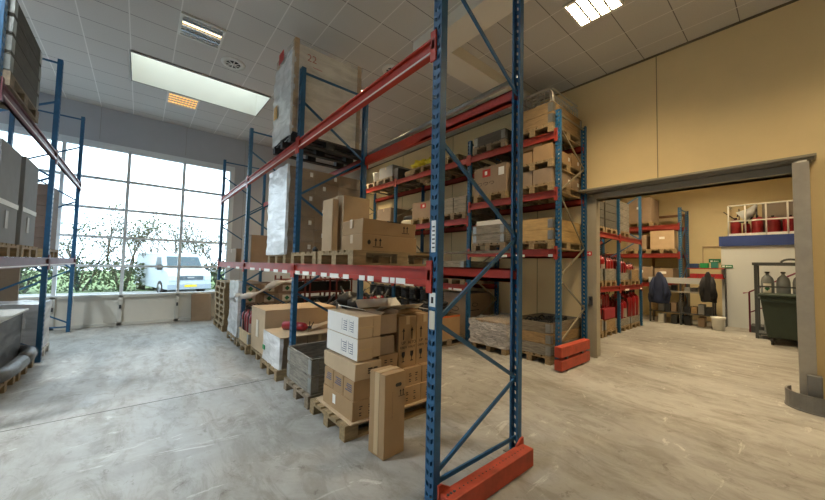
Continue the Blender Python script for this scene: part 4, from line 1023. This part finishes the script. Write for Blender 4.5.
cdm = tag(MB().box(14.77, 1.72, 2.50, 14.8, 2.16, 2.53).box(14.77, 2.13, 1.9, 14.8, 2.16, 2.5).build('cable_conduit', CARD2), 'thin pale conduit line on the far wall by the white room', 'conduit')
# workbench with coats
wb = thing('workbench', 'long grey-topped workbench with a lower shelf in the far room', 'workbench', (13.0, 2.4, 0))
MB().box(-.05, -.75, 1.28, .0, .85, 1.46).build('front_panel', mat('bench_grey', 'B4B8B8', .5), wb); MB().box(-.05, -.75, 1.0, .38, .85, 1.04).build('bench_top', STEEL, wb); MB().box(-.05, -.75, .35, .38, .85, .38).build('shelf', DGREY, wb)
for yy in (-.72, .03, .82):
    for xx in (-.02, .35): MB().box(xx-.02, yy-.02, 0, xx+.02, yy+.02, 1.30).build('leg', DGREY, wb)
b = MB()
cl = [('grey', DGREY), ('brown', CARD3), ('dark wooden', DWOOD), ('black', BLACK), ('old wooden', BWOOD), ('pale', CARDG)]
PL = ['at the right end by the bucket', 'second from the right end', 'behind the hem of the black jacket', 'fourth from the right end', 'just right of the middle leg', 'just left of the middle leg', 'third from the left end', 'second from the left end', 'behind the navy jacket']
for k in range(9):
    y = 1.72+.165*k; nm, m_ = cl[(k*5) % 6]; hh = random.uniform(.1, .22)
    tag(MB().box(13.02, y, .381, 13.36, y+.14, .381+hh*1.6).build('storage_box', m_, None, .005), '%s storage box on the lower workbench shelf, %s' % (nm, PL[k]), 'box')
    nm, m_ = cl[(k*5+2) % 6]
    tag(MB().box(13.05, y, 1.041, 13.36, y+.13, 1.041+hh).build('parts_box', m_, None, .005), '%s parts box on the workbench top, %s' % (nm, PL[k]), 'box')
    if k % 2: 
        tag(MB().box(13.05, y, .001, 13.36, y+.15, .28).build('crate_box', [CARD3, BLACK, DGREY, WPLAS][(k//2) % 4], None, .005), '%s crate under the workbench near the floor' % ['brown', 'black', 'grey', 'white'][(k//2) % 4], 'box')
sh = thing('parts_shelf', 'red-edged parts shelf behind the workbench', 'shelf', (13.9, 1.99, 0))
for zz in (1.45, 1.75): MB().box(-.15, -.5, zz, .2, .42, zz+.03).build('shelf_board', DRED, sh)
for yy in (-.5, .40): MB().box(-.15, yy, 0, .2, yy+.02, 1.78).build('side_panel', DGREY, sh)
for k, (y, wd, hh, nm, m_) in enumerate(((2.12, .22, .14, 'dark blue', mat('case_blue', '24406A', .5)), (1.88, .2, .16, 'green', GRN), (1.66, .16, .18, 'teal', mat('case_teal', '2E7A70', .5)))):
    tag(MB().box(13.78, y, 1.781, 14.0, y+wd, 1.781+hh).build('tool_case', m_, None, .01), nm+' tool case on top of the red parts shelf', 'case')
for k in range(4): tag(MB().box(13.76, 1.55+.2*k, 1.481, 14.0, 1.73+.2*k, 1.60).build('parts_bin', mat('bin_red', 'A02028', .5), None, .005), 'red parts bin on the red parts shelf, %s from the right' % ['first', 'second', 'third', 'fourth'][k], 'bin', 'red parts bins on the shelf')
def coat(x, y, ztop, hgt, wd, m, label, seed):
    b = MB(); n = 16; rings = []
    for i in range(15):
        f = i/14; z = ztop-hgt*f
        a = wd/2*(.12+.88*min(1, f*1.35)**.75)*(1-.5*max(0, f-.75)) ; dpt = .09+.05*math.sin(min(1, f*2)*math.pi/2)
        ring = []
        for k in range(n):
            t = 2*math.pi*k/n; w2 = 1+.13*math.sin(k*2.1+seed+f*3)+.10*noise.noise(Vector((k*.9, f*4, seed)))
            ring.append((x+dpt*math.cos(t)*w2, y+a*math.sin(t)*w2, z+.01*math.sin(3*t+seed)*f))
        rings += ring
    fs = [(i*n+k, i*n+(k+1) % n, (i+1)*n+(k+1) % n, (i+1)*n+k) for i in range(14) for k in range(n)]+[tuple(range(n)), tuple(14*n+k for k in reversed(range(n)))]
    b.add(rings, fs, 0, True)
    o = b.build('coat_body', m, None); t = thing('coat', label, 'coat', (x, y, 0)); o.parent = t; o.location = (-x, -y, 0)
    for s in (-1, 1): MB().tube([(-.02, s*wd*.20, ztop-hgt*.18), (-.09, s*wd*.30, ztop-hgt*.40), (-.12, s*wd*.32, ztop-hgt*.62), (-.10, s*wd*.30, ztop-hgt*.86)], [.05, .07, .065, .055], 10).build('sleeve', m, t)
    MB().bar((.0, 0, ztop-.02), (.12, 0, ztop+.02), .02, .02).build('hanger_hook', SILV, t)
coat(12.82, 2.93, 1.62, .98, .60, NAVY, 'navy blue work jacket hanging at the left of the bench', 1.0)
coat(12.82, 1.76, 1.66, .88, .38, BCLOTH, 'black jacket hanging at the right end of the bench', 4.0)
bk = thing('bucket', 'white bucket on the floor at the right end of the workbench', 'bucket', (12.75, 1.55, 0)); MB().lathe([(.12, 0), (.15, .32), (.16, .33), (.16, .36), (.14, .36)], n=18).build('pail', WPLAS, bk); MB().lathe([(.165, .36), (.165, .38), (.02, .385)], n=18).build('lid', WPLAS, bk)
tag(MB().box(12.6, 1.5, .42, 12.9, 1.62, .7).build('hanging_bag', WPLAS, None, .04), 'grey bag above the white bucket', 'bag') if False else None
# white room with platform
struct('wall_box_room', MB().box(14.0, -3.9, 0, 14.79, 1.60, 2.47), mat('white_board', 'CDD3D4', .6))
struct('trim_13', MB().box(13.94, -3.9, 2.47, 14.79, 1.64, 2.78), MBLUE)
rl = thing('platform_railing', 'pale metal railing along the blue-edged platform', 'railing', (14.02, 0, 2.78))
for zz in (.46, .94): MB().tube([(0, 1.42, zz), (0, -3.0, zz)], .022, 8).build('rail', WPLAS, rl)
MB().box(-.01, -3.0, 0, .01, 1.44, .08).build('toe_board', WPLAS, rl)
for yy in (1.42, 1.05, .62, .2, -.9, -2.0): MB().tube([(0, yy, 0), (0, yy, .94)], .02, 8).build('post', WPLAS, rl)
MB().tube([(0, 1.42, .94), (.7, 1.42, .94)], .02, 8).build('rail', WPLAS, rl)
for i, (yy, hh, rr) in enumerate(((1.28, .52, .12), (1.04, .38, .08), (.82, .56, .12), (.50, .52, .15), (.16, .50, .15), (-.2, .5, .14))):
    t = thing('red_canister', 'red metal canister on the blue-edged platform, %s from the left' % ['first', 'second', 'third', 'fourth', 'fifth', 'sixth'][i], 'canister', (14.3, yy, 2.781), 0, 'red canisters on the platform')
    MB().lathe([(rr, 0), (rr*1.03, .03), (rr*1.03, hh-.05), (rr*.9, hh), (rr*.4, hh+.02)], n=18).build('body', mat('canister_red', '861C22', .4), t); MB().box(-.03, -.03, hh+.015, .03, .03, hh+.07).build('valve', BLACK, t)
tag(MB().box(14.45, -.1, 2.781, 14.75, .72, 3.78).build('grey_cabinet', mat('cabinet_taupe', '8C8274', .6), None, .01), 'large grey-brown box standing on the platform behind the railing', 'box')
sc_ = thing('grey_lamp_cone', 'silver cone-shaped hood on a stand behind the railing', 'hood', (14.2, .88, 3.25)); MB().tube([(0, .28, .12), (0, .05, .28), (0, -.05, .46)], [.19, .12, .04], 14).build('cone', mat('pale_hood', 'C4C8CC', .5), sc_); MB().tube([(0, -.06, -.4), (0, -.06, .5)], .02, 8).build('stand', BLACK, sc_)
ln = thing('hose_machine', 'black looped hose on a thin mast at the left end of the platform', 'hose', (14.25, 1.2, 2.781)); MB().tube([(0, 0, 0), (0, 0, .86)], .012, 6).build('mast', BLACK, ln); MB().tube([(0, .16*math.cos(a*.5)-.12, .62+.17*math.sin(a*.5)) for a in range(12)], .018, 6).build('hose', RUB, ln); MB().tube([(0, .35, .80), (0, .0, .45)], .015, 6).build('lever', BLACK, ln); MB().box(-.05, -.1, .42, .05, .16, .5).build('head', BLACK, ln)
def exit_sign(x, y, z, label, w_=.26, h_=.09):
    t = thing('exit_sign', label, 'sign', (x, y, z)); MB().box(-.01, -w_/2, 0, 0, w_/2, h_).build('sign_plate', mat('exit_green', '1F7A56', .5), t)
    b = MB(); b.box(-.012, -.10, .035, -.0102, .0, .055); b.add([(-.012, .0, .02), (-.012, .0, .07), (-.012, .035, .045)], [(0, 1, 2)]); b.box(-.012, .05, .02, -.0102, .11, .07); b.build('arrow_symbol', PAPER, t)
exit_sign(13.99, 1.47, 1.80, 'green and white emergency exit sign on the white wall')
exit_sign(14.79, 1.85, 1.98, 'green emergency exit sign on the far cream wall beside the white room', .30, .12)
# stairs with plum handrail
st = thing('stair_flight', 'dark steps with a plum handrail climbing along the white room', 'stairs', (13.55, .95, 0))
for k in range(5): MB().box(-.35, -.28*k-.28, 0, .35, -.28*k, .18*(k+1)).build('step', DGREY, st)
MB().tube([(-.36, .0, 1.12), (-.36, -1.6, 2.15)], .02, 8).tube([(-.36, 0, .55), (-.36, -1.6, 1.55)], .014, 8).tube([(-.36, 0, 0), (-.36, 0, 1.12), (-.36, .12, 1.08)], .02, 8).build('handrail', PURP, st)
# gas cylinder rack and bin
gr = thing('cylinder_rack', 'dark steel frame rack holding grey gas cylinders', 'rack', (12.45, .15, 0))
for yy in (-.95, .60):
    for xx in (-.3, .3): MB().box(xx-.03, yy-.03, 0, xx+.03, yy+.03, 1.92).build('post', mat('rack_steel', '454B4C', .5), gr)
MB().box(-.34, -1.0, 1.86, .34, .66, 1.93).build('top_beam', MATS['rack_steel'], gr); MB().box(-.3, -.95, .98, .3, .60, 1.02).build('shelf', MATS['rack_steel'], gr); MB().box(-.3, -.95, .10, .3, .60, .14).build('shelf', MATS['rack_steel'], gr)
MB().tube([(-.32, -.0+.16*math.cos(a*math.pi/8), 1.93+.08*math.sin(a*math.pi/8)) for a in range(9)], .025, 8).build('lifting_eye', MATS['rack_steel'], gr)
MB().box(-.34, -.95, 1.30, -.31, .60, 1.34).build('retaining_bar', MATS['rack_steel'], gr)
for k in range(4):
    t = thing('gas_cylinder', ['grey gas cylinder with a green diamond label, leftmost in the steel rack', 'plain grey gas cylinder beside the labelled one', 'plain grey gas cylinder by the doorway post', 'grey gas cylinder at the hidden end of the rack'][k], 'gas cylinder', (12.4, .56-.27*k, 1.021))
    MB().lathe([(.11, 0), (.122, .03), (.122, .42), (.10, .52), (.05, .58), (.03, .60), (.03, .64)], n=18).build('cylinder_body', GASG, t); MB().lathe([(.045, .64), (.045, .68)], n=10).build('cap', DGREY, t)
    if k == 0: MB().box(-.128, -.07, .12, -.12, .07, .38).build('label', PAPER, t); MB().add([(-.13, -.05, .25), (-.13, 0, .19), (-.13, .05, .25), (-.13, 0, .31)], [(0, 1, 2, 3)]).build('green_diamond', MATS['diamond_green'], t)
for k in range(4): 
    t = thing('gas_cylinder', 'grey gas cylinder on the low shelf behind the green container', 'gas cylinder', (12.4, .50-.30*k, .141), 0, 'low gas cylinders'); MB().lathe([(.12, 0), (.14, .03), (.14, .55), (.12, .65), (.05, .73)], n=14).build('cylinder_body', GASG, t)
bn = thing('wheeled_bin', 'large dark green wheeled container in front of the gas cylinders', 'bin', (11.66, .12, 0))
MB().hexa([(-.32, -.55, .16), (.32, -.55, .16), (.32, .42, .16), (-.32, .42, .16), (-.42, -.68, 1.12), (.42, -.68, 1.12), (.42, .52, 1.12), (-.42, .52, 1.12)]).build('container', DGRN, bn, .02)
MB().box(-.45, -.71, 1.12, .45, .55, 1.17).build('lid', DGRN, bn, .015)
MB().box(-.46, -.66, 1.0, -.42, .5, 1.05).build('rim', DGRN, bn)
for sx in (-.28, .28):
    for sy in (-.45, .34): MB().tube([(sx, sy-.025, .08), (sx, sy+.025, .08)], .08, 14).box(sx-.03, sy-.035, .08, sx+.03, sy+.035, .17).build('castor', RUB, bn)

# ============================================================ outside
struct('ground_outside', MB().box(-60, 11.3, -.3, 70, 26, -.02), mat('asphalt', '8E9294', .9, n=.15, scale=3))
struct('ground_verge', MB().box(-60, 20.6, -.02, 70, 60, .06), mat('grass', '6E8450', .95, n=.4, scale=2))
struct('kerb_outside', MB().box(-60, 20.45, -.02, 70, 20.6, .12), mat('kerb', 'B0B0AC', .8))
LEAF = mat('leaf_green', '5C6C4A', .85, n=.4, scale=1.5, col2='3C4A34'); LEAF2 = mat('leaf_pale', '74795C', .8, n=.3, scale=2); BARK = mat('bark', '5C5448', .9)
def tree(x, y, h, label, seed, leafm, nleaf=900, spread=.5, grp='trees and bushes outside the window'):
    random.seed(seed); t = thing('bare_tree', label, 'tree', (x, y, .06), 0, grp); b = MB(); tips = []
    def br(p, d, L, r, lv):
        q = p+d*L; mid = p+d*L*.5+Vector((random.uniform(-.06, .06), random.uniform(-.06, .06), 0))*L
        b.tube([p, mid, q], [r, r*.8, r*.6], 5); tips.append(q); tips.append(mid)
        if lv == 0: return
        for k in range(3 if lv > 1 else 4):
            nd = (d+Vector((random.uniform(-1, 1), random.uniform(-1, 1), random.uniform(-.2, .7)))*spread*1.25).normalized(); br(q if k else mid, nd, L*random.uniform(.55, .8), r*.55, lv-1)
    for s in range(3):
        a = s*2.1+seed; br(Vector((.12*math.cos(a), .12*math.sin(a), 0)), Vector((.35*math.cos(a), .35*math.sin(a), 1)).normalized(), h*.3, .06, 4)
    b.build('branches', BARK, t)
    f = MB()
    for k in range(nleaf):
        c = random.choice(tips)+Vector([random.gauss(0, .22) for _ in range(3)]); c.z = max(.05, c.z)
        n1 = Vector([random.uniform(-1, 1) for _ in range(3)]).normalized(); n2 = n1.cross(Vector((.3, .5, .8))).normalized(); s = random.uniform(.04, .09)
        f.add([c-n1*s, c-n2*s*.6, c+n1*s, c+n2*s*.6], [(0, 1, 2, 3)])
    o = f.build('foliage', leafm, t); o['kind'] = 'stuff'
specs = [(-8.5, 22.5, 5.0), (-6.2, 23.2, 4.4), (-4.2, 22.4, 3.8), (-2.2, 22.8, 4.6), (-.6, 22.3, 5.2), (.9, 23.6, 5.4), (2.3, 22.9, 5.0), (3.8, 23.0, 4.6), (5.6, 23.6, 5.0)]
for i, (x, y, h) in enumerate(specs): tree(x, y, h, 'bare-branched tree with sparse pale green leaves on the verge outside', 20+i, LEAF if i % 2 else LEAF2, 520)
for i in range(11):
    x = -10+1.55*i; t = thing('bush', 'dense green bush in the hedge outside the window', 'bush', (x, 21.9+.5*(i % 2), .06), 0, 'hedge bushes outside'); random.seed(60+i); f = MB()
    for k in range(650):
        a = random.uniform(0, 6.28); rr = math.sqrt(random.random())*.95; z = random.random()**.8*1.9*(1-.35*rr); c = Vector((rr*math.cos(a), rr*.8*math.sin(a), z)); n1 = Vector([random.uniform(-1, 1) for _ in range(3)]).normalized(); n2 = n1.cross(Vector((.3, .5, .8))).normalized(); s = random.uniform(.05, .11)
        f.add([c-n1*s, c-n2*s*.6, c+n1*s, c+n2*s*.6], [(0, 1, 2, 3)])
    o = f.build('foliage', LEAF, t); o['kind'] = 'stuff'
    b = MB()
    for k in range(6): a = k*1.05; b.tube([(0, 0, 0), (.5*math.cos(a), .4*math.sin(a), 1.3)], [.03, .01], 5)
    b.build('stems', BARK, t)
# white van
vn = thing('van', 'white delivery van parked outside the window, facing the building', 'van', (1.95, 19.2, -.02), R(15))
VW = mat('van_white', 'BFC9D1', .4); WD = mat('van_glass', '3C5058', .3); 
prof = [(0.0, .28), (-.02, .95), (.10, 1.12), (.62, 1.25), (1.10, 1.92), (1.4, 2.02), (4.7, 2.05), (4.85, 1.9), (4.9, .32)]
b = MB(); n = len(prof); half = .93
vs = []
for x, sh_ in ((-half, 1), (half, 1)): 
    for yy, zz in prof: vs.append((x*(1-.10*max(0, (zz-1.1))), yy, zz))
b.add(vs, [tuple(range(n)), tuple(reversed(range(n, 2*n)))]+[(i, n+i, n+(i+1) % n, (i+1) % n) for i in range(n)]); b.build('body_shell', VW, vn, .05, 3)
def quad(p, m, name, off=.012): 
    P = [Vector(q) for q in p]; nn = (P[1]-P[0]).cross(P[2]-P[0]).normalized()*off; return MB().hexa([q for q in P]+[q+nn for q in P]).build(name, m, vn)
quad([(-.76, .655, 1.29), (.76, .655, 1.29), (.70, 1.06, 1.86), (-.70, 1.06, 1.86)], WD, 'windscreen', .02)
for s in (-1, 1):
    quad([(s*.925, .85, 1.22), (s*.925, 1.75, 1.22), (s*.865, 1.75, 1.82), (s*.865, 1.18, 1.82)], WD, 'side_window', .03 if s < 0 else -.03)
    MB().box(s*.60, -.045, .70, s*.90, .02, .95).build('headlight', mat('headlight', 'C8D8E0', .15), vn, .02)
    MB().box(s*.94, .75, 1.2, s*1.12, .85, 1.45).build('mirror', BLACK, vn, .02)
    for yy in (.95, 4.0): MB().tube([(s*.72, yy, .34), (s*.95, yy, .34)], .34, 18).build('wheel', RUB, vn); MB().tube([(s*.95, yy, .34), (s*.96, yy, .34)], .2, 14).build('hub_cap', SILV, vn)
MB().box(-.55, -.045, .74, .55, .0, .93).build('grille', mat('grille', '4E5A62', .4), vn); MB().box(-.94, -.06, .28, .94, .05, .55).build('bumper', mat('bumper', '9AA4AC', .5), vn, .03); MB().box(-.26, -.075, .40, .26, -.06, .51).build('number_plate', mat('plate_yellow', 'E0C020', .5), vn)
MB().box(-.15, -.05, .82, .15, -.04, .88).build('badge', SILV, vn)
